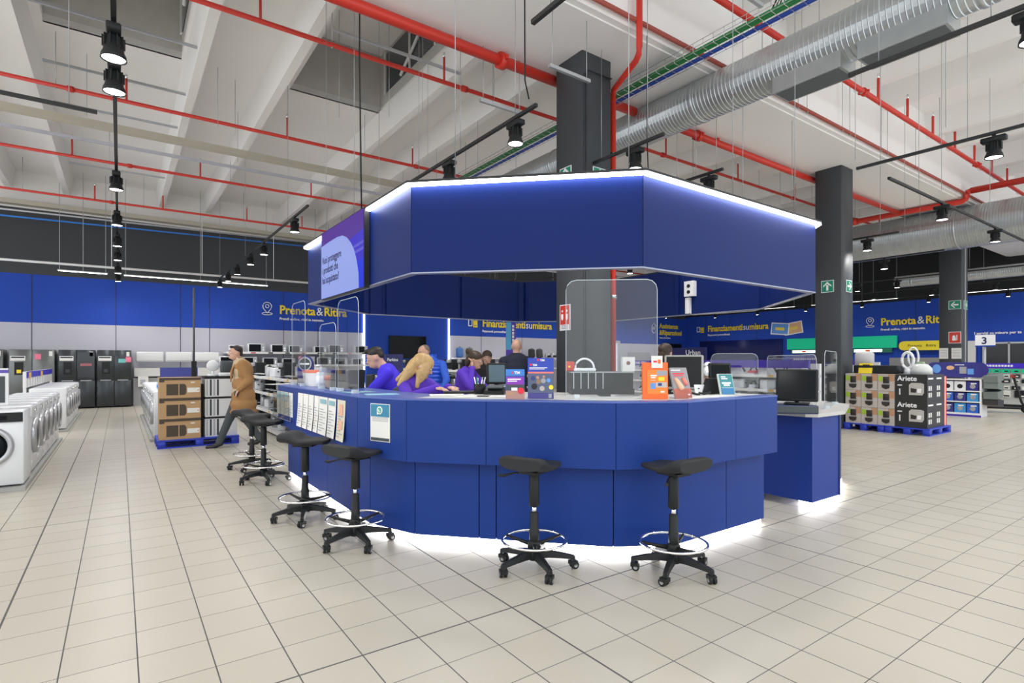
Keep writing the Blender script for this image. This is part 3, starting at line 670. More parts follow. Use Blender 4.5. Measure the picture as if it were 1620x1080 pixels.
def hand(b, w, d, m, curl=.5, side=1):
    """palm, four unequal fingers and a thumb at wrist w, pointing along d"""
    d = Vector(d).normalized(); up = Vector((0,0,1)) if abs(d.z) < .9 else Vector((1,0,0)); s = d.cross(up).normalized()*side; n = s.cross(d)*side
    w = Vector(w); c = w+d*.045
    b.sph(c, .04, m, (1,1,1), 10, mat=Matrix((tuple(d*1.15)+(0,), tuple(s*.95)+(0,), tuple(n*.42)+(0,), (0,0,0,1))).transposed())
    for k, (o, L) in enumerate([(-.03,.066),(-.010,.078),(.010,.072),(.029,.056)]):
        p = c+d*.035+s*o; q = p+(d*math.cos(curl*.6)-n*math.sin(curl*.6))*L*.5; r = q+(d*math.cos(curl*1.8)-n*math.sin(curl*1.8))*L*.5
        b.tube([p, q, r], [.0092,.0085,.007], m, 8); b.sph(r, .007, m, n=8)
    p = w+d*.02-s*.032; q = p+(d*.6-s*.7).normalized()*.035; r = q+(d*.95-s*.2).normalized()*.03
    b.tube([p, q, r], [.012,.010,.008], m, 8); b.sph(r, .008, m, n=8)
def person(name, label, loc, rz, J, top, top_col, legs_col, shoe_col, hair, skinm=None, full=True, coat=None, bare_fore=False, lean=0, beard=None):
    """J: joints in metres, figure facing +X.  head, hdir(yaw,pitch), neck, chest, pelvis, sl/el/wl, sr/er/wr, hl/kl/al, hr/kr/ar"""
    sk = skinm or skin; t = thing(name, label, 'person', loc, rz); g = lambda k: Vector(J[k])
    hm = Matrix.Rotation(J['hdir'][0], 4, 'Z') @ Matrix.Rotation(J['hdir'][1], 4, 'Y'); H = g('head')
    h = lambda x, y, z: H+hm @ Vector((x, y, z))
    P = [('e', h(-.005,0,.02), (.098,.077,.10), hm), ('e', h(.025,0,-.055), (.066,.058,.065), hm), ('c', h(-.02,0,-.05), g('neck'), .055, .058), ('e', h(.088,0,-.078), (.018,.022,.016), hm),
         ('c', h(.083,0,.018), h(.108,0,-.022), .010, .0155), ('e', h(-.01,.078,-.005), (.019,.010,.031), hm), ('e', h(-.01,-.078,-.005), (.019,.010,.031), hm), ('e', h(.07,0,.04), (.025,.05,.014), hm)]
    arms = []
    for a in 'lr': arms += [('c', g('s'+a), g('e'+a), .052, .042), ('c', g('e'+a), g('w'+a), .040, .027)]
    tors = [('e', (g('neck')+g('chest'))/2, (.105,.17,.13), J.get('trz', 0)), ('e', g('chest'), (.125,.178,.17), J.get('trz', 0)), ('e', (g('chest')+g('pelvis'))/2, (.115,.155,.18), J.get('trz', 0)), ('e', g('pelvis'), (.12,.165,.13), J.get('trz', 0))]
    leg = []
    for a in 'lr': leg += [('c', g('h'+a), g('k'+a), .086, .058), ('c', g('k'+a), g('a'+a), .055, .038)]
    b = B(); b.add_mesh(volume(P+tors+arms+(leg if full else []), .011), sk)
    for y in (.031, -.031):
        b.sph(h(.084, y, .012), .0115, M('eye_white', (.8,.78,.75), .3), (1,1,.75), 8); b.sph(h(.0925, y, .012), .0052, black, n=6)
        b.tube([h(.089, y*.55, .036), h(.094, y, .041), h(.083, y*1.5, .034)], .004, hair or M('brow', (.12,.08,.05), .8), 5)
    b.tube([h(.089,.022,-.052), h(.097,0,-.049), h(.089,-.022,-.052)], .0048, M('lips', (.45,.17,.14), .5), 6)
    for a in 'lr': d = g('w'+a)-g('e'+a); hand(b, g('w'+a), J.get('hd'+a, d), sk, J.get('curl', .6), 1 if a == 'l' else -1)
    b.out('body', t, recalc=False)
    up = [('e', q[1], tuple(r+.014 for r in q[2]), q[3]) for q in tors]
    up.append(('c', (g('sl')*.8+g('neck')*.2), (g('sr')*.8+g('neck')*.2), .062, .062))
    for q in arms:
        e = Vector(q[2]); 
        if bare_fore and q[3] < .045: continue
        up.append(('c', q[1], Vector(q[1])+(e-Vector(q[1]))*(.5 if bare_fore else .97), q[3]+.016, q[4]+.015))
    b = B(); b.add_mesh(volume(up, .012, 4), top_col); clo = b.out(top, t, recalc=False)
    b = B(); nk = g('neck'); b.lathe([(.066,-.03),(.071,.0),(.066,.025),(.060,.024),(.062,-.01)], top_col, c=nk+Vector((0,0,.01)), n=20); b.out('collar', t)
    if full:
        b = B(); b.add_mesh(volume([('e', g('pelvis'), (.13,.175,.12), J.get('trz', 0))]+[('c', q[1], q[2], q[3]+.014, q[4]+.018) for q in leg], .012, 3), legs_col); b.out('trousers', t, recalc=False)
        for a in 'lr':
            A = g('a'+a); pt = J.get('toe'+a, (1,0,0)); d = Vector(pt).normalized(); b = B()
            b.add_mesh(volume([('c', A-Vector((0,0,.02))-d*.03, A-Vector((0,0,.045))+d*.07, .042, .040), ('c', A-Vector((0,0,.052))+d*.05, A-Vector((0,0,.058))+d*.17, .040, .030)], .009, 3), shoe_col)
            b.out('shoe', t, recalc=False)
    return t, h, g, hm
def hair_cap(t, h, m, parts, vox=.010): b = B(); b.add_mesh(volume(parts, vox, 2), m); return b.out('hair', t, recalc=False)
dark_hair = M('dark_hair', (.022,.016,.012), .55, bump=.4, nscale=60); blond = M('blond_hair', (.56,.36,.15), .5, noise=.35, nscale=35, bump=.5); brown_hair = M('brown_hair', (.05,.028,.015), .5, bump=.4, nscale=50)
LEG = dict(hl=(0,.09,.90), hr=(0,-.09,.90), kl=(.02,.1,.48), kr=(.02,-.1,.48), al=(0,.1,.09), ar=(0,-.1,.09))
# man in the camel coat, walking to the left of the picture
camel = M('camel_wool', (.36,.19,.075), .9, bump=.3, nscale=40, noise=.12); trous = M('grey_trousers', (.06,.072,.08), .85); shoe = M('black_leather', (.015,.014,.014), .35)
J = dict(head=(.06,0,1.585), hdir=(.12,.03), neck=(-.0,0,1.46), chest=(-.03,0,1.28), pelvis=(-.02,0,.95), sl=(-.03,.185,1.40), el=(-.13,.23,1.13), wl=(.03,.20,.98), sr=(-.03,-.185,1.40), er=(-.19,-.25,1.15), wr=(.0,-.20,.99),
         hl=(0,.09,.90), hr=(-.02,-.09,.90), kl=(-.10,.09,.47), al=(-.31,.09,.13), kr=(.14,-.09,.49), ar=(.30,-.10,.085), hdl=(.5,0,-1), hdr=(.6,.1,-1), toer=(1,0,-.05), toel=(1,0,-.1))
cm = cf(-4.60, 9.28); th_ = PI-R(35.5)+.55
t, h, g, hm = person('person', 'man in a camel overcoat and grey trousers striding left past the stacked boxes', (cm[0], cm[1], 0), th_, J, 'sweater', M('cream_knit', (.52,.40,.24), .9), trous, shoe, dark_hair)
hair_cap(t, h, dark_hair, [('e', h(-.028,0,.055), (.090,.082,.078), hm), ('e', h(-.07,0,.0), (.045,.066,.065), hm), ('e', h(.055,0,.105), (.035,.055,.022), hm)])
b = B(); Q = [('e', g('neck')-V(.02,0,.10), (.125,.205,.12), 0), ('e', g('chest')-V(.03,0,0), (.155,.215,.20), 0), ('e', (-.05,0,1.06), (.172,.205,.20), 0), ('e', (-.06,0,.85), (.19,.22,.22), 0), ('e', (-.06,0,.72), (.215,.24,.16), 0), ('e', (-.06,0,.60), (.225,.25,.08), 0)]
for a in 'lr': Q += [('c', g('s'+a), g('e'+a), .080, .068), ('c', g('e'+a), g('w'+a)*.92+g('e'+a)*.08, .066, .052)]
b.add_mesh(volume(Q, .014, 3), camel)
bm = b.bm   # open the coat at the front
for f in [f for f in bm.faces if f.calc_center_median().x > .07 and abs(f.calc_center_median().y) < .062+.05*max(0, f.calc_center_median().z-1.0) and f.calc_center_median().z < 1.46]: bm.faces.remove(f)
co = b.out('overcoat', t, recalc=False); so = co.modifiers.new('s', 'SOLIDIFY'); so.thickness = .008
b = B()
for s in (1,-1): b.poly([(.03,s*.03,1.47),(.09,s*.085,1.40),(.13,s*.12,1.27),(.135,s*.055,1.10),(.115,s*.045,1.3)], camel)
lp = b.out('lapel', co); lp.modifiers.new('s', 'SOLIDIFY').thickness = .01
b = B(); b.lathe([(.07,-.02),(.074,.03),(.066,.055)], camel, c=g('neck')+V(-.01,0,-.005), n=20); b.out('coat_collar', co)
b = B(); b.lathe([(.062,-.01),(.064,.04),(.058,.042)], letter, c=g('neck')+V(.005,0,-.0), n=20); b.out('shirt_collar', t)
# staff: man in a violet sweatshirt, leaning forward
staffb = M('staff_blue', (.055,.025,.72), .75, bump=.15, nscale=12)
J = dict(LEG, head=(.17,0,1.485), hdir=(0,.38), neck=(.06,0,1.37), chest=(-.0,0,1.20), pelvis=(-.10,0,.93), sl=(.0,.19,1.31), el=(.17,.25,1.13), wl=(.14,.04,1.03), sr=(.0,-.19,1.31), er=(.20,-.22,1.13), wr=(.16,-.0,1.08), hl=(-.1,.09,.9), hr=(-.1,-.09,.9))
p = cf(-1.43, 6.45); t, h, g, hm = person('person', 'dark-haired staff man in a bright violet-blue sweatshirt leaning over the counter, facing left', (p[0], p[1], 0), PI-R(35.5)+.1, J, 'sweatshirt', staffb, M('navy_trousers', (.02,.025,.05), .8), shoe, dark_hair)
hair_cap(t, h, dark_hair, [('e', h(-.02,0,.062), (.095,.083,.070), hm), ('e', h(-.065,0,.015), (.048,.070,.055), hm), ('e', h(.06,0,.108), (.036,.055,.028), hm)])
b = B(); b.tube([(.01,-.262,1.24),(-.03,-.195,1.12),(-.06,-.185,.95)], .004, letter, 5); b.out('piping', t)
# staff: blond woman writing
J = dict(LEG, head=(.06,.0,1.395), hdir=(.8,.5), neck=(.02,0,1.27), chest=(-.05,0,1.10), pelvis=(-.12,0,.86), sl=(-.03,.165,1.21), el=(.12,.24,1.10), wl=(.40,.02,1.195), sr=(-.03,-.165,1.21), er=(.14,-.27,1.09), wr=(.40,-.14,1.195),
         hl=(-.12,.09,.82), hr=(-.12,-.09,.82), kl=(.26,.1,.80), kr=(.26,-.1,.80), al=(.24,.1,.38), ar=(.24,-.1,.38), hdl=(1,-.1,-.15), hdr=(1,.2,-.15))
p = cf(-.95, 5.60); t, h, g, hm = person('person', 'blond woman in a violet staff sweatshirt bent over papers on the counter', (p[0], p[1], 0), -R(35.5)-.65, J, 'sweatshirt', purple, MATS['navy_trousers'], shoe, blond, M('skin_fair', (.68,.42,.32), .55))
hair_cap(t, h, blond, [('e', h(-.015,0,.045), (.112,.092,.090), hm), ('e', h(-.09,0,-.06), (.06,.095,.12), hm), ('c', h(-.09,.05,-.10), h(-.16,.09,-.24), .055, .025), ('c', h(-.09,-.05,-.10), h(-.12,-.10,-.27), .06, .02), ('c', h(.0,.085,.0), h(.03,.09,-.17), .026, .02), ('e', h(.035,-.075,-.05), (.055,.03,.12), hm), ('c', h(.0,-.085,-.06), h(.045,-.09,-.20), .034, .022)])
b = B(); b.lathe([(.033,-.005),(.036,0),(.033,.005)], black, c=g('wr')*.9+g('er')*.1, n=14); b.out('bracelet', t)
# man in a blue padded vest
puff = M('puffer_blue', (.015,.09,.62), .4)
J = dict(LEG, head=(.13,-.06,1.58), hdir=(-.3,.30), neck=(.03,-.02,1.47), chest=(.0,0,1.28), pelvis=(0,0,.95), sl=(0,.20,1.40), el=(.08,.33,1.16), wl=(.22,.34,1.04), sr=(0,-.20,1.40), er=(.08,-.30,1.16), wr=(.30,-.26,1.06))
p = cf(-1.28, 8.75); t, h, g, hm = person('person', 'grey-haired man in a bright blue padded vest standing behind the blond woman', (p[0], p[1], 0), -R(150), J, 'shirt', M('royal_blue_shirt', (.03,.12,.66), .7), MATS['navy_trousers'], shoe, None)
hair_cap(t, h, M('grey_hair', (.22,.17,.14), .7), [('e', h(-.035,0,.05), (.078,.080,.072), hm), ('e', h(-.07,0,.0), (.04,.066,.06), hm)])
b = B(); bm = b.bm; k = b.mi(puff); n = 28; prof = []
for q in range(9):
    z0 = .93+q*.062; prof += [(1.0,z0),(1.09,z0+.015),(1.13,z0+.031),(1.09,z0+.047)]
rows = []
for f, z in prof:
    w = .205 if z < 1.38 else .205-(z-1.38)*.9; d = .165 if z < 1.38 else .165-(z-1.38)*.6; rows.append([bm.verts.new((f*d*math.cos(2*PI*j/n), f*w*math.sin(2*PI*j/n), z)) for j in range(n)])
for a_, c_ in zip(rows, rows[1:]):
    for j in range(n): f = bm.faces.new((a_[j], a_[(j+1) % n], c_[(j+1) % n], c_[j])); f.smooth = True
b.lathe([(.105,1.46),(.085,1.50),(.08,1.56),(.07,1.555)], puff, n=20); b.out('padded_vest', t)
# woman resting her head in her hand
J = dict(LEG, head=(.13,-.02,1.46), hdir=(.15,.30), neck=(.04,0,1.34), chest=(-.02,0,1.16), pelvis=(-.1,0,.9), sl=(-.01,.17,1.28), el=(.18,.22,1.06), wl=(.34,.08,1.09), sr=(-.01,-.17,1.28), er=(.16,-.24,1.09), wr=(.13,-.12,1.36), hl=(-.1,.09,.86), hr=(-.1,-.09,.86), hdr=(-.1,.2,1))
p = cf(-.62, 7.6); t, h, g, hm = person('person', 'dark-haired staff woman in violet leaning her head on one hand beside the monitor', (p[0], p[1], 0), -R(35.5)-.35, J, 'sweatshirt', purple, MATS['navy_trousers'], shoe, brown_hair)
hair_cap(t, h, brown_hair, [('e', h(-.015,0,.05), (.104,.088,.082), hm), ('e', h(-.08,0,-.03), (.055,.075,.09), hm), ('e', h(-.12,0,.09), (.05,.05,.045), hm)])
# second head behind the monitor
J = dict(LEG, head=(.06,0,1.50), hdir=(0,.2), neck=(.0,0,1.37), chest=(-.02,0,1.2), pelvis=(-.04,0,.9), sl=(-.01,.17,1.31), el=(.05,.24,1.06), wl=(.25,.15,1.05), sr=(-.01,-.17,1.31), er=(.05,-.24,1.06), wr=(.25,-.1,1.05), hl=(-.04,.09,.86), hr=(-.04,-.09,.86))
p = cf(-.42, 9.3); t, h, g, hm = person('person', 'dark-haired person mostly hidden behind the grey monitor', (p[0], p[1], 0), -R(125), J, 'jacket', M('black_cloth', (.015,.016,.02), .8), MATS['navy_trousers'], shoe, brown_hair)
hair_cap(t, h, brown_hair, [('e', h(-.015,0,.05), (.104,.088,.082), hm), ('e', h(-.07,0,-.05), (.06,.085,.11), hm)])
# bald man seen from behind
J = dict(LEG, head=(.02,0,1.665), hdir=(0,0), neck=(.0,0,1.54), chest=(.0,0,1.34), pelvis=(0,0,.98), sl=(0,.205,1.45), el=(.0,.27,1.17), wl=(.1,.22,.95), sr=(0,-.205,1.45), er=(.0,-.27,1.17), wr=(.1,-.22,.95), hl=(0,.09,.93), hr=(0,-.09,.93))
p = cf(.07, 8.35); t, h, g, hm = person('person', 'bald man in a dark navy polo shirt seen from behind', (p[0], p[1], 0), R(90-35.5)+.05, J, 'polo_shirt', M('navy_polo', (.018,.022,.045), .85), MATS['navy_trousers'], shoe, None, M('skin_warm', (.66,.38,.28), .45), bare_fore=True)
# head of a customer behind the orange leaflet stand
J = dict(LEG, head=(.02,0,1.55), hdir=(0,0), neck=(.0,0,1.42), chest=(.0,0,1.24), pelvis=(0,0,.92), sl=(0,.18,1.34), el=(.0,.24,1.08), wl=(.1,.22,.87), sr=(0,-.18,1.34), er=(.0,-.24,1.08), wr=(.1,-.22,.87))
p = cf(1.95, 7.0); t, h, g, hm = person('person', 'dark-haired person whose head shows above the orange leaflet stand', (p[0], p[1], 0), R(20), J, 'jacket', MATS['black_cloth'], MATS['navy_trousers'], shoe, brown_hair)
hair_cap(t, h, brown_hair, [('e', h(-.02,0,.05), (.104,.088,.082), hm), ('e', h(-.07,0,-.02), (.055,.078,.08), hm)])
t.location.z = -.03*0

# ------------------------------------------------------------------ white goods
whitem = M('appliance_white', (.76,.78,.80), .28); silver = M('appliance_silver', (.45,.46,.48), .35, .6); fdark = M('fridge_dark', (.055,.062,.068), .33, .6, noise=.1, nscale=5); fmid = M('fridge_steel', (.16,.17,.17), .35, .6)
def make_washer(w=.6, d=.58, h=.85, panel=None):
    """front faces -Y"""
    t = thing('washing_machine', '', 'washing machine', (0,0,0))
    b = B(); b.rbox(-w/2, 0, .02, w/2, d, h, whitem, r=.012, seg=1); b.out('body', t)
    b = B(); b.box(-w/2+.01, -.014, h-.125, w/2-.01, 0, h-.02, panel or black); b.box(.02, -.016, h-.10, .16, -.014, h-.05, glassblk); b.out('control_panel', t)
    b = B(); b.cyl((-.02,-.03,h-.072),(-.02,-.014,h-.072),.028,chrome,18); b.out('knob', t)
    mt = Matrix.Translation((-.0, 0, .46)) @ Euler((PI/2, 0, 0)).to_matrix().to_4x4()
    b = B(); b.lathe([(.165,.03),(.168,.05),(.195,.055),(.215,.045),(.222,.015),(.222,-.0)], silver, n=36, mat=mt); d_ = b.out('door', t)
    b = B(); b.lathe([(.165,.035),(.13,.045),(.07,.055),(.001,.058)], glassblk, n=30, mat=mt); b.out('door_glass', d_)
    b = B(); b.lathe([(.045,.0),(.046,.004),(.042,.006),(.001,.006)], M('filter_cover', (.66,.68,.70), .4), n=20, mat=Matrix.Translation((-.17, 0, .12)) @ Euler((PI/2, 0, 0)).to_matrix().to_4x4()); b.out('filter_cover', t)
    return t
ws = make_washer(); ws.location = (-1.18, 8.26, .045); ws['label'] = 'large white washing machine at the left picture edge, door facing the camera'
ws2 = make_washer(panel=M('panel_white', (.70,.72,.74), .35)); used_w = [0]
def dup2(loc, rz, label):
    used_w[0] += 1
    if used_w[0] > 1: return dup(ws2, loc, rz, label)
    ws2.location = loc; ws2.rotation_euler = (0,0,rz); ws2['label'] = label; return ws2
for k in range(6): 
    c = dup2((-.90, 9.28+.66*k, .045), PI/2, 'white washing machine in the near left row, %s' % ['first behind the one facing us','second','third','fourth','fifth','last'][k]); c['group'] = 'near left row of washing machines'
for k in range(6): c = dup2((-.90, 14.85+.70*k, .045), PI/2, 'white washing machine in the farther left row, %s from its near end' % ORD[k]); c['group'] = 'farther left row of washing machines'
for k in range(8): c = dup2((.50, 12.1+.72*k, .045), -PI/2, 'white washing machine facing the aisle behind the brown cartons, %s from the pallet' % ORD[k]); c['group'] = 'right-hand row of washing machines'
gry = M('plinth_grey', (.34,.34,.33), .6)
one(B().box(-2.2, 8.18, 0, -.86, 13.1, .045, gry), 'display_plinth', 'low grey plinth under the near left row of washing machines', 'plinth')
one(B().box(-2.2, 14.5, 0, -.86, 19.2, .045, gry), 'display_plinth', 'low grey plinth under the farther left row of washing machines', 'plinth')
one(B().box(.44, 11.75, 0, 1.2, 17.6, .045, gry), 'display_plinth', 'low plinth under the row of washing machines behind the boxes', 'plinth')
def washer_back(v, lab): c = dup(ws, (-2.15, v, .045), -PI/2, lab); c['group'] = 'left row washing machines turned away'
# display panel and header board standing between the rows
t = thing('display_board', 'dark flat panel in a white frame standing on the washing machines at the left edge', 'display board', (-1.42, 9.3, .9))
b = B(); b.box(-.45,0,.0,.28,.05,.40,white); b.out('frame', t); b = B(); b.box(-.42,-.006,.03,.25,.0,.36,M('slate', (.045,.06,.065), .5)); b.out('panel', t)
b = B(); b.box(-.45,0,.40,.28,.045,.46,M('violet_strip', (.10,.07,.40), .5)); b.box(-.45,-.002,.44,.28,.0,.46,white); b.out('header_strip', t)
t = thing('display_board', 'long white board with a violet strip and yellow price cards above the left washing machines', 'display board', (-1.62, 15.0, .9))
b = B(); b.box(0,0,0,.05,5.4,.33,white)
for y_ in (.02, 5.34): b.box(.0,y_,-.9,.05,y_+.04,0,white)
for k in range(12): b.box(.05,.2+k*.44,.0,.056,.22+k*.44,.2,silver)
b.out('board', t); b = B(); b.box(.05,.1,.20,.06,5.3,.33,M('violet_blue', (.04,.03,.50), .5)); b.out('header_strip', t)
for y_ in (.35, 2.5): b = B(); b.box(.06,y_,.19,.066,y_+.35,.31,M('price_yellow', (.85,.50,.08), .6)); b.out('price_card', t)
# fridges against the back wall
def fridge(u0, u1, label, col, style, h=1.79):
    t = thing('refrigerator', label, 'refrigerator', ((u0+u1)/2, 21.3, 0), group=None); w = u1-u0
    b = B(); b.rbox(-w/2, .03, .03, w/2, .66, h, col, r=.01, seg=1); b.out('cabinet', t)
    m = 0; zs = [(.86, h)] + [(.05, .85)]
    for i, (x0, x1) in enumerate([(-w/2, -.003), (.003, w/2)]):
        for z0, z1 in (zs if style == 4 else [(.05, h)]):
            b = B(); b.rbox(x0+.003, -.02, z0+.003, x1-.003, .03, z1-.003, col, r=.006, seg=1); d_ = b.out('door', t)
            if style == 4: q = B(); q.box(x0+.08, -.024, (.85 if z0 > .5 else .84), x1-.08, -.018, (.87 if z0 > .5 else .855), silver); q.out('handle', d_)
    if style == 3: pass
    b = B(); b.box(-w/2+.12, -.026, 1.05, -w/2+.32, -.02, 1.42, black); b.box(-w/2+.17,-.03,1.1,-w/2+.27,-.026,1.2,yellow if style != 4 else fdark); b.out('water_dispenser', t)
    b = B(); b.box(-w/2+.03,-.028,1.46,-w/2+.36,-.022,1.60,paper); b.box(-w/2+.05,-.03,1.54,-w/2+.34,-.028,1.58,MATS['navy_trousers']); b.out('price_card', t)
    b = B(); b.box(w/2-.13,-.028,1.60,w/2-.05,-.022,1.74,paper); b.out('energy_label', t)
    return t
f = fridge(-3.62, -2.72, 'steel refrigerator cut off by the left picture edge', fmid, 2)
f = fridge(-2.60, -1.58, 'steel side-by-side refrigerator with a pink sticker behind the violet board', fmid, 2)
b = B(); b.box(.06,-.03,1.50,.20,-.022,1.66,M('pink_card', (.85,.20,.32), .6)); b.out('sticker', f)
f = fridge(-1.50, -.62, 'dark refrigerator with a glossy black film-covered right door', fdark, 4)
b = B(); b.box(.03,-.028,.92,.42,-.021,1.72,M('film', (.04,.045,.05), .12, .3)); b.box(.08,-.03,1.30,.36,-.028,1.38,M('film_label', (.35,.12,.14), .5)); b.out('protective_film', f)
f = fridge(-.57, .30, 'dark four-door refrigerator with teal and pink stickers, nearest the aisle end', fdark, 4)
b = B(); b.box(.10,-.03,1.40,.29,-.022,1.52,M('teal_card', (.15,.50,.50), .6)); b.out('sticker', f); b = B(); b.box(.29,-.03,1.42,.43,-.022,1.58,MATS['pink_card']); b.out('sticker', f)
# air conditioners above pale shelving
t0 = None
for k, u in enumerate((.42, 1.24, 2.06)):
    t = thing('air_conditioner', 'white wall air conditioner unit, %s to the right of the refrigerators' % ORD[k], 'air conditioner', (u, 21.6, 1.42), group='wall air conditioners')
    b = B(); b.rbox(0, 0, 0, .78, .2, .34, M('ac_white', (.68,.69,.70), .3), r=.05, seg=3); b.out('casing', t); b = B(); b.box(.04,-.004,.03,.74,.02,.06,silver); b.out('louvre', t)
one(B().box(.38, 21.55, .95, 2.9, 21.98, 1.22, M('pale_shelf', (.62,.62,.60), .5)), 'display_shelf', 'pale display shelf under the air conditioners', 'shelf')
one(B().box(.36, 21.6, 0, 1.6, 21.98, .9, M('grey_cabinet', (.36,.36,.37), .5)), 'base_cabinet', 'grey base cabinet right of the last dark refrigerator', 'cabinet')
b = B(); b.box(.48, 21.5, .62, .76, 21.53, .95, paper); b.box(.54,21.495,.7,.68,21.5,.85,silver); one(b, 'leaflet', 'white notice hanging on the grey cabinet beside the refrigerators', 'notice')
# microwave wall
sh = thing('display_shelf', 'two-tier white wall shelf carrying the microwave ovens', 'shelf', (5.6, 21.7, 0))
for z_ in (1.72, 1.26): b = B(); b.box(-2.6, -.45, z_, 2.55, .28, z_+.045, white); b.box(-2.6,-.46,z_-.01,2.55,-.45,z_+.06,white); b.out('shelf_board', sh)
b = B(); b.box(-2.6,.24,0,2.55,.28,1.26,M('perforated_white', (.66,.67,.68), .5)); b.out('back_panel', sh)
for q in range(9): b = B(); b.box(-2.4+.58*q,-.466,1.725,-2.24+.58*q,-.461,1.765,M('price_red', (.6,.1,.1), .6) if q % 3 == 1 else black); b.out('price_tag', sh)
def make_micro():
    t = thing('microwave_oven', '', 'microwave', (0,0,0)); b = B(); b.rbox(-.25,0,0,.25,.36,.28,whitem,r=.012,seg=1); b.out('casing', t)
    b = B(); b.box(-.23,-.012,.025,.12,0,.255,glassblk); b.out('door', t); b = B(); b.box(.135,-.008,.025,.235,0,.255,silver)
    for z_ in (.08,.15): b.cyl((.185,-.02,z_),(.185,-.008,z_),.022,chrome,12)
    b.out('control_panel', t); return t
mw = make_micro(); first = True
for row, (z_, us) in enumerate([(1.765, [3.35,4.0,4.75,5.35,6.25,6.85,7.85]), (1.305, [3.1,3.75,4.45,5.1,5.75,6.4,7.05,7.7])]):
    for k, u in enumerate(us):
        lab = 'microwave oven on the %s wall shelf tier, %s from the left' % (('upper','lower')[row], ORD[k])
        if first: c = mw; c.location = (u, 21.35, z_); c['label'] = lab; first = False
        else: c = dup(mw, (u, 21.35, z_), 0, lab)
        c['group'] = 'microwaves on the wall shelf'
        s_ = 1+.12*((k*7+row*3) % 4-1.5)/1.5; c.scale = (s_, 1, s_)
# small appliance makers
def k_kettle():
    t = thing('electric_kettle', '', 'kettle'); b = B(); b.lathe([(.075,0),(.08,.02),(.07,.13),(.055,.2),(.05,.205)], silver, n=16); b.out('jug', t)
    b = B(); b.lathe([(.05,.205),(.04,.225),(.01,.235),(.012,.25),(.001,.252)], black, n=14); b.out('lid', t); b = B(); b.tube([(0,.05,.2),(0,.13,.19),(0,.13,.08),(0,.075,.05)], .012, black, 6); b.out('handle', t); return t
def k_iron(col=None):
    t = thing('steam_iron', '', 'iron'); b = B(); b.prism([(-.06,.12),(-.055,-.02),(0,-.15),(.055,-.02),(.06,.12)], 0, .03, silver); b.out('soleplate', t)
    b = B(); b.prism([(-.055,.12),(-.05,-.02),(0,-.13),(.05,-.02),(.055,.12)], .03, .08, col or whitem); b.out('body', t)
    b = B(); b.tube([(0,-.07,.08),(0,-.03,.14),(0,.07,.15),(0,.11,.08)], .016, black, 8); b.out('handle', t); return t
def k_coffee():
    t = thing('coffee_machine', '', 'coffee machine'); b = B(); b.rbox(-.1,0,0,.1,.26,.3,black,r=.02); b.out('body', t); b = B(); b.rbox(-.085,-.12,0,.085,.02,.03,silver,r=.008,seg=1); b.out('drip_tray', t)
    b = B(); b.rbox(-.06,-.09,.2,.06,.02,.29,silver,r=.015); b.cyl((0,-.05,.17),(0,-.05,.2),.02,black); b.out('brew_head', t); return t
def k_toaster():
    t = thing('toaster', '', 'toaster'); b = B(); b.rbox(-.15,-.08,.0,.15,.08,.19,whitem,r=.03); b.out('casing', t); b = B(); b.box(-.11,-.045,.188,.11,-.02,.193,black); b.box(-.11,.02,.188,.11,.045,.193,black); b.out('slots', t)
    b = B(); b.box(.15,-.015,.1,.175,.015,.12,black); b.out('lever', t); return t
def k_pan():
    t = thing('cooking_hob', '', 'hob'); b = B(); b.rbox(-.22,-.15,0,.22,.15,.03,glassblk,r=.006,seg=1); b.out('glass_plate', t); b = B()
    for x_, y_ in ((-.12,.0),(.1,0)): b.lathe([(.07,.03),(.075,.045),(.04,.05),(.001,.052)], silver, c=(x_,y_,0), n=14)
    b.out('burner', t); return t
def k_mixer():
    t = thing('stand_mixer', '', 'mixer'); b = B(); b.rbox(-.1,-.16,0,.1,.14,.035,whitem,r=.015); b.rbox(-.04,.05,.03,.04,.13,.24,whitem,r=.02); b.rbox(-.055,-.17,.21,.055,.15,.31,whitem,r=.03); b.out('body', t)
    b = B(); b.lathe([(.04,.035),(.075,.06),(.09,.16),(.092,.165)], chrome, c=(0,-.07,0), n=16); b.out('bowl', t); return t
def k_vac():
    t = thing('floor_cleaner', '', 'vacuum cleaner'); b = B(); b.prism([(-.2,0),(.18,0),(.2,.06),(.06,.16),(-.02,.19)], -.09, .09, whitem, Euler((PI/2,0,0)).to_matrix().to_4x4()); b.out('body', t)
    b = B(); b.cyl((.1,-.1,.05),(.1,.1,.05),.055,M('offwhite', (.85,.85,.85), .4),16); b.out('wheel', t); b = B(); b.tube([(0,0,.17),(-.1,0,.21),(-.22,0,.06)],.02,black,8); b.out('hose', t); return t
KINDS = [k_kettle(), k_iron(), k_coffee(), k_toaster(), k_pan(), k_mixer(), k_vac(), k_iron(M('iron_red', (.55,.03,.05), .4)), k_kettle()]
used = [False]*len(KINDS)
def put(kind, loc, rz, label, group, sc=1):
    r = KINDS[kind]
    if used[kind]: r = dup(r, loc, rz)
    used[kind] = True; r.location = loc; r.rotation_euler = (0,0,rz); r['label'] = label; r['group'] = group; r.scale = (sc,)*3
NM = ['silver kettle','white steam iron','black coffee machine','white toaster','black glass hob','white stand mixer','white floor cleaner','red steam iron','silver kettle']
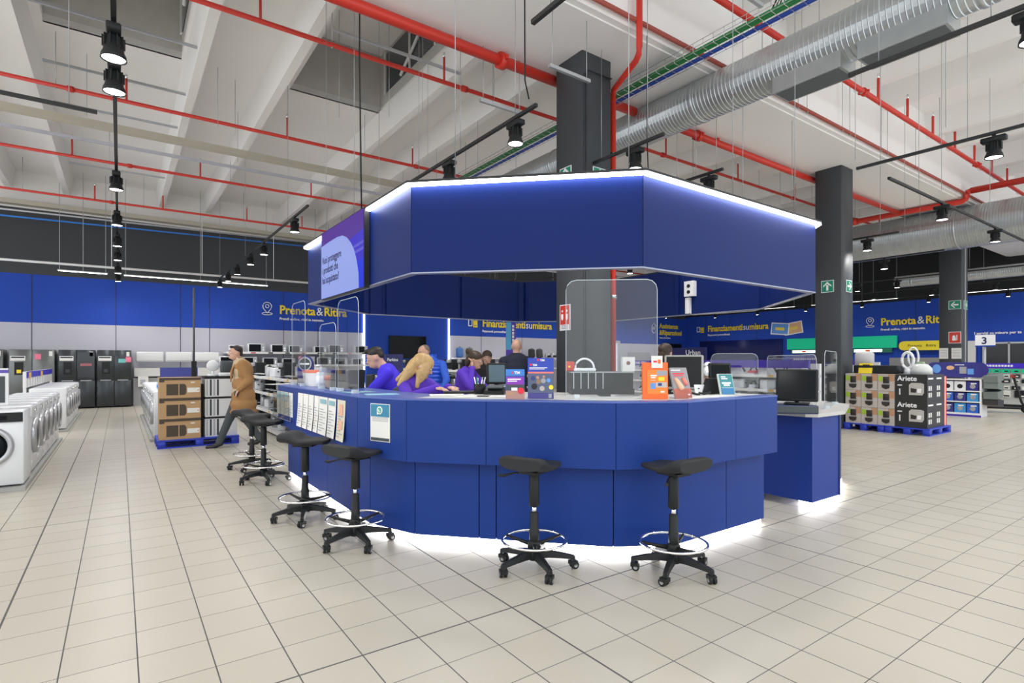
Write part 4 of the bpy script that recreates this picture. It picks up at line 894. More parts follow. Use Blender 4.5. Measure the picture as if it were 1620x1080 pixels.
def gondola(name_label, u, v0, v1, tiers, header=None, where='', pattern=(0,1,2), depth=.42, step=.42, base=M('gondola_white', (.66,.67,.68), .5), face=-1):
    """open shelf unit with its front on the plane x=u, facing -X"""
    t = thing('shelf_unit', name_label, 'shelf unit', (u, v0, 0)); L = v1-v0; H = tiers[-1]+.12
    b = B(); b.box(depth, 0, 0, depth+.04, L, H+.1, base); b.out('back_panel', t)
    for y_ in (0, L-.03): b = B(); b.box(depth-.03, y_, 0, depth, y_+.03, H+.1, base); b.out('upright', t)
    for z_ in [.08]+list(tiers): b = B(); b.box(0, 0, z_-.03, depth, L, z_, base); b.box(-.012,0,z_-.045,0,L,z_+.01,white); b.out('shelf_board', t)
    b = B()
    for z_ in tiers:
        for k in range(int(L/.3)): b.box(-.016, .06+k*.3, z_-.038, -.012, .16+k*.3, z_+.005, MATS['price_yellow'] if k % 5 == 2 else paper)
    b.out('price_tags', t)
    if header:
        b = B(); b.box(0, 0, H+.02, .04, L, H+.17, M('header_violet', (.05,.02,.36), .5)); hd = b.out('header', t)
        if header != '-': b = B(); b.text(header, .11, letter, face_v(-.004, L-.1, H+.06), bold=.02); b.out('lettering', hd)
    n = 0
    for ti, z_ in enumerate([.08]+list(tiers)):
        for k in range(int((L-.1)/step)):
            kd = pattern[(n+k*2+ti) % len(pattern)]; n += 1
            put(kd, (u+depth*.45, v0+step*.5+.05+k*step, z_+.001), -PI/2+random.uniform(-.3,.3) if kd != 6 else PI/2*0+1.2, '%s, %s shelf up, %s from near end, %s' % (NM[kd], ORD[ti], ORD[k], where), 'small appliances '+where)
    return t
gondola('white shelf unit of small appliances between the man in the coat and the counter', 2.45, 9.6, 17.5, (.45,.80,1.12), where='behind the far stools', pattern=(4,2,0,4,3), step=.56)
gondola('white shelf unit of irons and cleaners behind the lower desk', 10.2, 5.0, 7.6, (.62,.90,1.18), header='-', where='behind the desk', pattern=(6,1,5,7,3,5), step=.33)
gondola('long white shelf unit with violet header further behind the right counter', 13.4, 7.8, 12.6, (.5,.86,1.18), header='RIPARAZIONE CELL', where='below the violet header', pattern=(2,7,5,3,1), step=.48)
gondola('white shelf unit with violet header standing behind the column on the right', 16.5, 6.4, 8.2, (.5,.86,1.2), header='-', where='right of the column', pattern=(0,5,3), step=.5)
gondola('long white shelf unit of dark small goods seen through the middle of the ring', 7.4, 11.5, 17, (.5,.85,1.2), where='mid store', pattern=(2,4,0), step=.6)

# ------------------------------------------------------------------ wall signs and displays
def pin(b, m, s=1):
    p = [(s*.17*math.cos(a), s*(.30+.17*math.sin(a)), 0) for a in [R(-35+k*25) for k in range(11)]]
    b.tube([m @ Vector(q) for q in p+[(0, .02*s, 0)]], .018*s, letter, 6, True); b.tube([m @ Vector((s*.07*math.cos(k*PI/5), s*(.31+.07*math.sin(k*PI/5)), 0)) for k in range(10)], .018*s, letter, 6, True)
    b.tube([m @ Vector((s*.2*math.cos(k*PI/8), s*.05*math.sin(k*PI/8), 0)) for k in range(16)], .015*s, letter, 6, True)
def wsign(label, mat, words, size, sub, icon=None, sx=1):
    t = thing('wall_sign', label, 'sign', mat.translation); im = Matrix.Translation(-mat.translation) @ mat; x_ = 0
    for w, colr, bd in words:
        b = B(); b.text(w, size, colr, im @ Matrix.Translation((x_, 0, 0)), bold=bd, ext=.01, sx=sx); xs_ = [((im.inverted() @ v.co).x) for v in b.bm.verts]; x_ = max(xs_)+size*.08; b.out('lettering', t)
    if sub: b = B(); b.text(sub, size*.30, letter, im @ Matrix.Translation((0, -size*.52, 0)), bold=.02, ext=.005); b.out('small_lettering', t)
    if icon: b = B(); icon(b, im @ Matrix.Translation((-size*.95, -size*.05, 0))); b.out('icon', t)
    return t
def ic_money(b, m): b.box(-.30,.02,-.01,-.08,.34,.01,letter,m); b.box(-.26,.06,.01,-.12,.30,.015,bluew,m); b.box(-.03,-.03,-.01,.2,.3,.01,yellow,m); b.box(.0,.05,.01,.17,.08,.015,bluew,m)
def ic_box(b, m): b.tube([m @ Vector(q) for q in [(-.16,.0,0),(-.16,.34,0),(0,.5,0),(.16,.34,0),(.16,0,0),(0,-.1,0)]], .025, letter, 6, True); b.box(-.02,.08,-.01,.02,.32,.01,letter,m); b.box(-.1,.18,-.01,.1,.22,.01,letter,m)
pin_ = lambda b, m: pin(b, m, .9)
wsign('yellow Prenota & Ritira lettering on the left part of the back wall', face_u(4.90, 21.97, 3.24), [('Prenota',yellow,.024),('&',letter,0),('Ritira',yellow,.024)], .45, 'Prendi online, ritiri in negozio.', pin_, sx=.92)
wsign('yellow Finanziamenti su misura lettering on the middle of the back wall, behind the canopy', face_u(13.95, 21.97, 3.08), [('Finanziamenti',yellow,.02),('su',letter,0),('misura',yellow,.02)], .50, 'Pagamenti personalizzati.', ic_money, sx=.93)
wsign('two-line yellow Assistenza & Riparazioni lettering near the far wall corner', face_u(26.65, 21.97, 3.45), [('Assistenza',yellow,.02)], .42, None, None)
wsign('second line of the yellow Assistenza & Riparazioni lettering', face_u(26.65, 21.97, 3.05), [('&Riparazioni',yellow,.02)], .42, 'Sempre al tuo fianco', lambda b, m: ic_box(b, m @ Matrix.Translation((-.1,.2,0))))
wsign('yellow Finanziamenti su misura lettering on the right wall', face_v(29.17, 20.35, 3.24), [('Finanziamenti',yellow,.02),('su',letter,0),('misura',yellow,.02)], .50, 'Pagamenti personalizzati.', ic_money, sx=.84)
wsign('yellow Prenota & Ritira lettering on the right wall, cut by a column', face_v(29.17, 11.0, 3.13), [('Prenota',yellow,.024),('&',letter,0),('Ritira',yellow,.024)], .48, 'Prendi online, ritiri in negozio.', pin_, sx=.92)
wsign('small white slogan I servizi su misura per te at the right picture edge', face_v(29.17, 7.52, 2.56), [('I servizi su misura per te',letter,.015)], .15, None)
t = thing('wall_picture', 'pair of tilted blue and orange gift card pictures on the right wall', 'sign', (29.17, 15.4, 3.2))
for y_, z_, r_, cl in ((.45,.0,.10,M('card_blue', (.12,.32,.75), .5)), (-.25,.0,-.14,M('card_peach', (.75,.45,.25), .5))):
    b = B(); m = Matrix.Translation((0 if y_ > 0 else .03,y_,z_)) @ Matrix.Rotation(r_,4,'X'); b.box(-.01,-.5,-.32,.01,.5,.32,letter,m); b.box(-.014,-.45,-.27,-.01,.45,.27,cl,m); b.sph((-.014,0,0),.15,M('card_gold', (.85,.65,.1), .5),(.05,1.6,.6),12,mat=m.to_3x3().to_4x4() if 0 else None) if 0 else b.box(-.016,-.25,-.08,-.014,.25,.08,M('card_gold', (.85,.65,.1), .5),m); b.out('card', t)
def simple(name, label, cat, x0, y0, z0, x1, y1, z1, m, group=None): return one(B().box(x0,y0,z0,x1,y1,z1,m), name, label, cat, group)
for u, lab in ((8.19,'left edge of the television wall'),(12.15,'right edge of the television wall'),(22.7,'beside the counter column')):
    simple('led_strip', 'vertical glowing white light strip, '+lab, 'light strip', u-.025, 21.94, .02, u+.025, 21.98, 4.05, M('led_wall', (.92,.96,1), .5, emit=6))
t = thing('television', 'large dark wall television between two glowing strips', 'television', (10.12, 21.9, 2.05))
b = B(); b.box(-.85,-.03,-.48,.85,.05,.48,black); b.out('frame', t); b = B(); b.box(-.83,-.035,-.46,.83,-.03,.46,glassblk); b.out('screen', t)
t = thing('television', 'dark television on the blue wall below the Assistenza sign', 'television', (27.9, 21.9, 2.1))
b = B(); b.box(-.75,-.03,-.42,.75,.05,.42,black); b.out('frame', t); b = B(); b.box(-.73,-.035,-.40,.73,-.03,.40,glassblk); b.out('screen', t)
simple('display_wall', 'pale display wall right of the glowing strip beside the column', 'display', 22.8, 21.7, 0, 26.4, 21.95, 2.45, lowp)
simple('wall_tv_panel', 'grey recessed panel in the pale display wall', 'panel', 23.6, 21.66, 1.3, 25.4, 21.69, 1.95, M('recess_grey', (.38,.38,.40), .5))
t = thing('vertical_banner', 'tall violet and cyan vertical banner above the bald man', 'banner', (12.8, 18, 0))
b = B(); b.box(-.24,0,.0,.24,.03,3.0,M('banner_violet', (.10,.05,.45), .4)); b.box(-.24,-.004,1.9,-.0,.0,3.0,M('banner_cyan', (.10,.45,.75), .4)); b.out('panel', t)
b = B()
for k in range(6): b.box(.04,-.006,2.1+k*.14,.14,-.004,2.2+k*.14,letter)
b.out('lettering', t)
t = thing('display_shelf', 'pale shelf with backpacks and helmets on the middle of the back wall', 'shelf', (15.2, 21.7, 0))
b = B(); b.box(-2.9,-.3,1.55,3.3,.28,1.6,white); b.out('shelf_board', t); b = B(); b.box(-2.9,-.3,1.05,3.3,.28,1.1,white); b.out('shelf_board', t)
def backpack(u, label, m):
    t = thing('backpack', label, 'backpack', (u, 21.6, 1.601)); b = B(); b.rbox(-.18,-.08,0,.18,.1,.46,m,r=.09,seg=4); b.out('bag', t); b = B(); b.rbox(-.14,-.13,.04,.14,-.06,.25,m,r=.04,seg=3); b.out('front_pocket', t)
    b = B(); b.tube([(-.04,0,.45),(-.03,0,.49),(.03,0,.49),(.04,0,.45)],.01,black,6); b.out('handle', t)
backpack(12.50,'blue backpack on the middle wall shelf',M('pack_blue', (.08,.2,.5), .8)); backpack(13.02,'grey-green backpack on the middle wall shelf',M('pack_grey', (.16,.19,.18), .8))
backpack(16.6,'black backpack on the wall shelf right of the bald man',M('pack_black', (.03,.03,.035), .8)); backpack(17.1,'dark grey backpack on the wall shelf, next to the counter column',M('pack_dark', (.06,.06,.065), .8))
for k in range(3):
    t = thing('helmet', 'pale helmet on the wall shelf beside the column', 'helmet', (17.6+.36*k, 21.6, 1.601), group='pale helmets on the wall shelf'); b = B(); b.lathe([(.14,0),(.15,.08),(.12,.19),(.06,.25),(.001,.26)], silver, n=16); b.out('shell', t); b = B(); b.box(-.09,-.16,.05,.09,-.12,.14,glassblk); b.out('visor', t)
# right wall: green and yellow service bands, doorway
t = thing('service_band', 'green lit service counter band on the right wall', 'sign', (29.05, 10.3, 1.85)); b = B(); b.box(0,0,.22,.1,5.1,.78,M('bright_green', (.0,.48,.25), .4, emit=.15)); b.out('upper_panel', t)
b = B(); b.box(.02,.2,.0,.1,4.9,.2,M('dark_green', (.02,.16,.1), .5)); b.out('lower_panel', t)
for y_ in (.6,2.1,3.6): b = B(); b.box(-.01,y_,.03,.0,y_+1.2,.16,M('lightbox', (.95,1,.98), .5, emit=1.5)); b.box(-.015,y_+.5,.05,-.01,y_+.7,.14,orange); b.out('light_box', t)
t = thing('service_band', 'yellow Prenota Ritira band with rounded left end on the right wall', 'sign', (29.0, 8.0, 1.93)); ym = M('band_yellow', (.80,.66,.03), .5)
b = B(); b.box(0,0,0,.08,2.0,.42,ym); b.cyl((.004,2.0,.21),(.076,2.0,.21),.21,ym,24); b.out('panel', t)
b = B(); b.text('Prenota   Ritira', .17, black, face_v(-.004, 1.85, .16), ext=.002); b.out('lettering', t)
simple('counter_front', 'grey counter front below the yellow band', 'counter', 28.5, 8.2, 0, 28.85, 10.4, 1.6, M('counter_grey', (.22,.22,.23), .6))
simple('display_partition', 'pale partition between the yellow band and the doorway', 'partition', 29.09, 7.45, 0, 29.15, 8.6, 2.3, M('partition', (.60,.60,.60), .6))
b = B(); b.box(29.1, 5.5, 0, 29.18, 7.2, 2.2, M('doorway_dark', (.012,.014,.018), .2)); struct(b, 'door_1')
b = B()
for y_ in (5.5, 6.35, 7.15): b.box(29.02, y_, 0, 29.1, y_+.06, 2.2, silver)
b.box(29.02, 5.5, 2.15, 29.1, 7.2, 2.22, silver); struct(b, 'trim_2')
t = thing('checkout_sign', 'white board with the number 3 on a pole above the right shelves', 'sign', (22, 5.4, 0))
b = B(); b.box(-.03,-.24,1.93,.03,.24,2.27,letter); b.out('board', t); b = B(); b.text('3', .30, M('ink_navy', (.02,.03,.12), .5), face_v(-.034, .09, 1.99), bold=.02); b.out('numeral', t); b = B(); b.box(-.032,-.24,1.90,.032,.24,1.94,bluew); b.out('base_strip', t); b = B(); b.cyl((0,.0,0),(0,.0,1.9),.025,greym); b.out('pole', t)
# phone repair kiosk
t = thing('kiosk', 'dark violet kiosk panel with the word Urban behind the grey monitor', 'kiosk', (17.2, 12.1, 0)); b = B(); b.box(0,0,0,.1,1.5,1.95,M('kiosk_navy', (.02,.02,.15), .4)); b.out('panel', t); b = B(); b.text('Urban', .26, letter, face_v(-.01, .85, 1.68), bold=.02); b.out('lettering', t)
for k, (u, v, w, lab) in enumerate([(14.2, 10.2, .9, 'small violet sign strip over the shelves, left of the white lamp'), (21, 9.4, 1.6, 'violet sign strip over the far shelves, left of the farthest column')]):
    t = thing('aisle_sign', lab, 'sign', (u, v, 0)); b = B(); b.box(0,0,1.42,.04,w,1.62,MATS['header_violet']); b.out('panel', t); b = B()
    for q in range(int(w/.09)): b.box(-.004,.06+q*.085,1.49,0,.12+q*.085,1.55,letter)
    b.out('lettering', t)
    b = B(); b.box(.01,.05,0,.03,.08,1.42,silver); b.out('post', t); b = B(); b.box(.01,w-.08,0,.03,w-.05,1.42,silver); b.out('post', t)

# ------------------------------------------------------------------ pallets with boxed goods
def pallet(label, x0, y0, nx, ny):
    t = thing('pallet', label, 'pallet', (x0, y0, 0)); b = B(); b.box(0,0,.115,nx,ny,.14,pallet_m); b.out('deck', t)
    for i in range(3):
        for j in range(3):
            b = B(); w = .12; b.rbox(i*(nx-w)/2, j*(ny-w)/2, .02, i*(nx-w)/2+w, j*(ny-w)/2+w, .115, pallet_m, r=.008, seg=1); b.out('block', t)
    for j in range(3): b = B(); b.box(0, j*(ny-.1)/2, 0, nx, j*(ny-.1)/2+.1, .02, pallet_m); b.out('skid', t)
    return t
pallet('blue plastic pallet under the brown cartons and striped boxes', .50, 10.72, 1.22, .86)
mwb = None
for col, x0 in enumerate((.53,)):
    for k in range(3):
        t = thing('carton', 'brown microwave carton on the left pallet, %s of the stack' % ['bottom','middle','top'][k], 'box', (x0, 10.75, .141+.345*k), group='brown microwave cartons'); b = B(); b.box(0,0,0,.60,.42,.343,kraft); b.out('carton', t)
        b = B(); b.box(.10,-.003,.05,.27,0,.235,kraftdk); b.prism([(.285,.05),(.36,.05),(.385,.08),(.385,.2),(.36,.235),(.285,.235)], 0, .003, kraftdk, Euler((PI/2,0,0)).to_matrix().to_4x4()); b.box(0,-.004,.30,.60,0,.343,kraftdk); b.box(.0,-.004,.27,.07,0,.30,kraftdk); b.out('printed_oven', t)
        b = B(); b.box(.40,-.004,.09,.58,0,.17,paper); b.box(.45,-.004,.25,.51,0,.27,paper); b.box(.55,-.006,.12,.565,-.004,.135,red); b.out('shipping_label', t)
strp = M('striped_grey', (.45,.45,.46), .5)
for k in range(3):
    t = thing('carton', 'white and grey striped carton on the left pallet, %s of the stack behind the man' % ['bottom','middle','top'][k], 'box', (1.20, 10.80, .141+.345*k), group='striped cartons'); b = B(); b.box(0,0,0,.50,.5,.343,whitem); b.box(-.003,-.003,.31,.503,.503,.343,black); b.out('carton', t)
    b = B()
    for q in range(6): b.box(-.004,.03+q*.08,.02,0,.06+q*.08,.3,strp if q % 2 else MATS['slate'])
    for q in range(4): b.box(.015+q*.055,-.004,.02,.045+q*.055,0,.3,MATS['slate'] if q % 2 else strp)
    b.out('printed_stripes', t)
simple('carton', 'dark carton between the brown and the striped stacks', 'box', 1.145, 10.95, .141, 1.19, 11.5, 1.05, black)
# goods on top of the near pallet
t = thing('pedestal_fan', 'white round fan head on top of the striped boxes', 'fan', (1.36, 11.15, 1.177)); b = B(); b.cyl((0,0,0),(0,0,.04),.09,whitem,20); b.cyl((0,0,.04),(0,0,.1),.02,whitem); b.out('base', t)
b = B(); b.lathe([(.001,-.03),(.08,-.03),(.10,-.015),(.10,.015),(.08,.03),(.001,.03)], whitem, n=24, mat=Matrix.Translation((0,0,.19)) @ Euler((PI/2,0,0)).to_matrix().to_4x4()); b.out('head', t)
t = thing('compact_printer', 'small grey and black machine on top of the striped boxes', 'appliance', (1.56, 10.98, 1.177)); b = B(); b.rbox(-.1,-.08,.06,.1,.1,.28,MATS['slate'],r=.03); b.out('hood', t); b = B(); b.rbox(-.13,-.1,0,.13,.13,.07,whitem,r=.02); b.out('base', t)
t = thing('display_pole', 'tall thin dark pole rising behind the brown cartons', 'pole', (1.11, 11.62, 0)); b = B(); b.cyl((0,0,1.18),(0,0,2.8),.016,dgrey); b.out('rod', t); b = B(); b.box(-.04,-.04,0,.04,.04,1.45,black); b.out('sleeve', t)
for k in range(9):
    x_, y_ = .5+.11*(k % 5), 12.2+.4*(k//5)+.05*k; t = thing('bottle', 'small clear bottle with blue label behind the brown cartons', 'bottle', (x_+.12, y_, .897), group='clear bottles behind the cartons')
    b = B(); b.lathe([(.03,0),(.032,.1),(.012,.15),(.012,.18),(.001,.18)], M('bottle_clear', (.55,.65,.72), .2), n=12); b.out('bottle', t); b = B(); b.lathe([(.033,.03),(.033,.09)], M('label_blue', (.05,.2,.6), .5), n=12); b.out('label', t)
t = thing('header_board', 'dark blue display header behind the brown cartons', 'display board', (.95, 12.9, .9)); b = B(); b.box(-.3,0,0,.35,.04,.42,M('header_blue', (.05,.06,.28), .5)); b.out('panel', t); b = B(); b.box(-.25,-.004,.08,.3,0,.2,strp); b.out('picture', t)
# right pallets
pallet('blue pallet at the camera end under the black and red boxes', 12.66, 3.94, 1.18, .765); pallet('blue pallet on its left under the pale fryer boxes', 12.66, 4.72, 1.18, .765)
fb = M('fryer_box', (.52,.47,.43), .6); lime = M('lime_print', (.35,.55,.03), .5); brwn = M('fryer_print', (.03,.022,.018), .4); tan = M('tan_print', (.50,.28,.16), .6)
def make_fryer():
    t = thing('product_box', '', 'box'); b = B(); b.box(0,0,0,.40,.300,.345,fb); b.box(-.002,0,.2,0,.11,.343,tan); b.out('carton', t)
    b = B(); m = face_v(-.004,0,0); b.rbox(-.010,.09,.16,-.002,.20,.29,brwn,r=.003,seg=1); b.prism([(-.23,.13),(-.08,.13),(-.09,.06),(-.15,.035),(-.22,.07)],0,.004,brwn,m); b.box(-.011,.08,.145,-.002,.2,.155,silver); b.out('printed_fryer', t)
    b = B(); b.box(-.006,.21,.2,-.001,.285,.30,lime); b.out('green_flash', t); return t
fr = make_fryer(); first = True
for i in range(3):
    for k in range(3):
        lab = 'pale fryer box with green flash, %s row, %s column from the left' % (['bottom','middle','top'][k], ORD[i]); loc = (12.70, 5.16-.308*i, .141+.35*k)
        if first: c = fr; c.location = loc; c['label'] = lab; first = False
        else: c = dup(fr, loc, 0, lab)
        c['group'] = 'fryer boxes on the right pallets'
bb = M('box_black', (.022,.022,.022), .45)
def make_ariete():
    t = thing('product_box', '', 'box'); b = B(); b.box(0,0,0,.46,.53,.52,bb); b.out('carton', t); m = face_v(-.004,.50,.40)
    b = B(); b.text('Ariete', .135, letter, m, bold=.02, sx=.95); b.out('lettering', t); b = B(); mm = face_v(-.006,.30,.12)
    b.prism([(0,0),(.22,.0),(.25,.05),(.25,.22),(.2,.24),(.04,.24),(0,.2)],0,.006,M('pot_print', (.50,.48,.45), .4),mm); b.prism([(.03,.05),(.12,.05),(.13,.12),(.03,.14)],.006,.009,brwn,mm); b.prism([(.14,.05),(.20,.05),(.21,.13),(.14,.13)],.006,.009,letter,mm); b.out('printed_mixer', t)
    b = B()
    for q in range(4): b.box(.06+.1*(q%2),-.004,.08+.13*(q//2),.12+.1*(q%2),0,.17+.13*(q//2),paper)
    b.box(.04,-.004,.43,.3,0,.46,letter); b.out('side_print', t); b = B(); b.box(-.004,.42,.3,-.0,.5,.32,letter); b.box(-.004,.45,.12,0,.47,.24,letter); b.out('small_print', t); return t
ar = make_ariete(); ar.location = (12.70, 3.99, .141); ar['label'] = 'black Ariete box, the lower of the stack facing the counter'
dup(ar, (12.70, 3.99, .662), 0, 'black Ariete box, the upper of the stack facing the counter')
dup(ar, (13.18, 4.0, .141), 0, 'black Ariete box in the second stack back, lower'); dup(ar, (13.18, 4.0, .662), 0, 'black Ariete box in the second stack back, upper')
for k in range(2): b = B(); b.box(13.66,4.01,.141+.5*k,13.82,4.7,.64+.5*k,M('box_red', (.6,.05,.03), .5)); b.box(13.71,4.006,.141+.5*k,13.74,4.01,.64+.5*k,paper); one(b, 'product_box', ['red box at the far end of the right pallet, lower','red box at the far end of the right pallet, upper'][k], 'box')
t = thing('display_crate', 'dark crate with a slanted yellow price card on top of the fryer boxes', 'crate', (12.90, 4.93, 1.192)); b = B(); b.rbox(-.1,-.40,0,.25,.42,.17,black,r=.02); b.out('tray', t); b = B(); m = Matrix.Translation((-.13,.18,.0)) @ Matrix.Rotation(.25,4,'Y'); b.box(0,-.13,0,.01,.13,.22,yellow,m); b.box(-.003,-.07,.12,0,.06,.19,brwn,m); b.out('price_card', t)
t = thing('ring_fan', 'white bladeless fan with an upright oval ring on the right boxes', 'fan', (12.86, 4.37, 1.185)); b = B(); b.tube([(0,.10*math.cos(2*PI*k/20),.28+.16*math.sin(2*PI*k/20)) for k in range(20)],.028,whitem,8,True); b.out('ring', t); b = B(); b.cyl((0,0,0),(0,0,.12),.05,whitem,16); b.out('base', t)
t = thing('ring_fan', 'second white bladeless fan with tall narrow ring behind the first', 'fan', (13.3, 4.42, 1.185)); b = B(); b.tube([(0,.09*math.cos(2*PI*k/20),.34+.2*math.sin(2*PI*k/20)) for k in range(20)],.02,whitem,8,True); b.out('ring', t); b = B(); b.cyl((0,0,0),(0,0,.15),.045,whitem,16); b.out('base', t)
t = thing('food_dome', 'translucent dome-shaped appliance on top of the black boxes', 'appliance', (13.02, 4.2, 1.185)); b = B(); b.lathe([(.2,0),(.19,.12),(.12,.2),(.04,.22),(.001,.22)], M('dome', (.62,.64,.63), .15), n=24); b.out('dome', t); b = B(); b.rbox(-.06,-.06,.2,.06,.06,.25,M('dome_cap', (.25,.35,.2), .4),r=.02); b.out('lid', t)
t = thing('food_processor', 'grey knitted-look cylinder appliance behind the yellow price card', 'appliance', (14.6, 5.85, 0)); b = B(); b.cyl((0,0,0),(0,0,1.3),.15,silver,20); b.out('stand', t); b = B(); b.lathe([(.15,1.3),(.2,1.34),(.2,1.62),(.17,1.66),(.001,1.66)],strp,n=20); b.out('drum', t)
# blue shelf display with oval header
t = thing('shelf_unit', 'white shelf unit full of blue boxes with an oval blue header', 'shelf unit', (18.0, 4.5, 0))
b = B(); b.box(0,0,0,.5,1.15,.10,white); b.box(-.005,0,0,0,1.15,.05,MATS['header_violet']); b.out('plinth', t)
for z_ in (.40,.68,.98): b = B(); b.box(0,.03,z_-.03,.45,1.12,z_,white); b.out('shelf_board', t)
for y_ in (0,1.12): b = B(); b.box(0,y_,.1,.5,y_+.03,.98,white); b.out('side_panel', t)
b = B(); b.box(.42,.03,.1,.46,1.12,.95,black); b.out('back_panel', t)
hb = M('header_navy', (.03,.03,.22), .4)
b = B(); b.box(.2,.1,1.02,.24,1.05,1.42,hb); b.cyl((.204,.1,1.22),(.236,.1,1.22),.2,hb,24); b.cyl((.204,1.05,1.22),(.236,1.05,1.22),.2,hb,24); hd = b.out('header', t)
b = B(); b.sph((.19,1.0,1.24),.1,MATS['card_blue'],(.05,1,1.2)); b.sph((.19,.7,1.27),.07,MATS['card_peach'],(.05,1.3,.8)); b.box(.19,.35,1.12,.198,.5,1.3,silver); b.box(.19,.2,1.1,.198,.33,1.25,MATS['card_blue']); b.box(.19,.4,1.34,.198,.6,1.36,letter); b.out('picture', hd)
n = 0; bcol = [M('box_blue', (.02,.12,.55), .4), M('box_cyan', (.05,.28,.62), .4), MATS['header_navy']]
for r_, z_ in enumerate((.10,.40,.68)):
    for k in range(4):
        b = B(); m = whitem if (r_ == 2 and k > 0) else bcol[(k+r_) % 3]; hgt = (.24,.22,.24)[r_]; b.box(18.03,4.56+.265*k,z_+.001,18.35,4.56+.265*k+.24,z_+hgt,m); b.sph((18.03,4.68+.265*k,z_+.11),.06,silver if m is not whitem else black,(.06,1,1)); b.box(18.026,4.6+.265*k,z_+.17,18.03,4.72+.265*k,z_+.2,letter)
        one(b, 'product_box', '%s box on the oval-header shelf, %s shelf, %s from the right' % ('white' if m is whitem else 'blue', ['bottom','middle','top'][r_], ORD[k]), 'box', 'boxes on the oval-header shelf')
for k in range(4): b = B(); m = Matrix.Translation((18.3,4.3,.30+.21*k)) @ Matrix.Rotation(.12*(-1)**k,4,'Y'); b.box(-.25,-.12,0,.25,.17,.17,MATS['pack_grey'] if k else bb,m); one(b, 'storage_bag', 'grey bag hung on the end of the oval-header shelf, %s from below' % ORD[k], 'bag', 'bags on the shelf end')
# white pegboard kiosk and scooter
t = thing('shelf_unit', 'white pegboard display with blue header and green cards at the right edge', 'shelf unit', (22.9, 4.5, 0)); b = B(); b.box(.1,0,0,.16,1.55,1.22,M('peg_white', (.62,.64,.62), .6)); b.box(0,0,0,.3,1.5,.08,black); b.out('panel', t); b = B(); b.box(.05,.0,1.22,.12,1.5,1.38,M('header_vivid', (.05,.02,.55), .5)); hd = b.out('header', t)
b = B()
for q in range(9): b.box(.046,.45+q*.075,1.27,.05,.505+q*.075,1.33,letter)
b.out('lettering', hd)
b = B(); b.box(0,1.5,0,.3,1.56,1.24,white); b.out('side_panel', t)
for r_, z_ in enumerate((1.08,.92,.76,.55,.3)):
    for k in range(6 if r_ < 4 else 3):
        m = MATS['bright_green'] if r_ == 0 else (red if (r_ == 1 and k == 3) else (paper if (k+r_) % 2 else black)); w = .19 if r_ < 4 else .36
        b = B(); b.box(22.93,4.55+k*w*1.25,z_,22.99,4.55+k*w*1.25+w,z_+(.11 if r_ < 4 else .22),m); b.box(22.926,4.58+k*w*1.25,z_+.03,22.93,4.58+k*w*1.25+w*.5,z_+.07,black if m is not black else paper)
        one(b, 'blister_pack', '%s pack on the pegboard, %s row down, %s from the right' % ({'bright_green':'green','sprinkler_red':'red','paper':'white','black_plastic':'black'}.get(m.name, 'green'), ORD[r_], ORD[k]), 'pack', 'packs on the pegboard')
t = thing('kick_scooter', 'black electric scooter standing on a grey mat at the right', 'scooter', (20.4, 4.55, 0), -PI/2+.35); b = B(); b.rbox(-.42,-.08,.10,.30,.08,.16,black,r=.02); b.out('deck', t)
for x_ in (-.5,.42): b = B(); b.lathe([(.04,-.025),(.10,-.028),(.115,0),(.10,.028),(.04,.025)],black,n=20,mat=Matrix.Translation((x_,0,.116)) @ Euler((PI/2,0,0)).to_matrix().to_4x4()); b.out('wheel', t)
b = B(); b.tube([(.42,0,.13),(.33,0,.3),(.16,0,1.02)],.03,black,8); b.out('steering_column', t); b = B(); b.tube([(.16,-.24,1.03),(.16,-.2,1.04),(.16,.2,1.04),(.16,.24,1.03)],.018,black,8); b.box(.1,-.04,.99,.2,.04,1.07,MATS['box_red']); b.out('handlebar', t)
simple('floor_mat', 'grey mat under the scooter', 'mat', 19.9, 3.9, 0.0, 21.0, 5.1, .006, MATS['plinth_grey'])

simple('glossy_wall_panel', 'dark glossy panels low on the right wall behind the kiosk', 'panel', 29.14, 15.7, 0, 29.19, 20.9, 2.66, M('gloss_navy', (.008,.012,.09), .12, spec=.4))
# ------------------------------------------------------------------ things on the counter
def glass_sheet(label, p, q, z0, z1, r=.08, th=.006):
    t = thing('plexiglass_screen', label, 'screen guard', (p[0], p[1], 0)); d = Vector((q[0]-p[0], q[1]-p[1])); L = d.length; a = math.atan2(d.y, d.x)
    pts = [(0,z0),(L,z0)]+[(L-r+r*math.cos(x), z1-r+r*math.sin(x)) for x in (0,R(30),R(60),R(90))]+[(r-r*math.sin(x), z1-r+r*math.cos(x)) for x in (0,R(30),R(60),R(90))]
    b = B(); b.prism(pts, -th/2, th/2, G, Matrix.Rotation(a,4,'Z') @ Euler((PI/2,0,0)).to_matrix().to_4x4()); b.out('sheet', t)
    b = B(); m = Matrix.Rotation(a,4,'Z'); ed = M('glass_edge', (.62,.68,.72), .3); b.tube([m @ Vector((x, 0, z)) for x, z in pts], .0032, ed, 4, True); b.out('polished_edge', t)
    for x in (.12*L, .85*L): b = B(); b.box(x-.02,-.03,z0-.001,x+.02,.03,z0+.03,ed,m); b.out('clamp', t)
    return t
ZC = Z1+.001
glass_sheet('tall clear acrylic screen with rounded corners standing before the counter column', (2.88,3.30), (3.42,2.84), ZC, 2.09)
glass_sheet('clear acrylic screen on the left counter, nearest of three', (1.76,5.44), (1.76,4.86), ZC, 2.04)
glass_sheet('clear acrylic screen on the left counter, middle of three', (1.76,6.05), (1.76,5.5), ZC, 1.84)
glass_sheet('clear acrylic screen on the left counter, farthest of three', (1.76,7.22), (1.76,6.62), ZC, 2.16)
ZD = .941
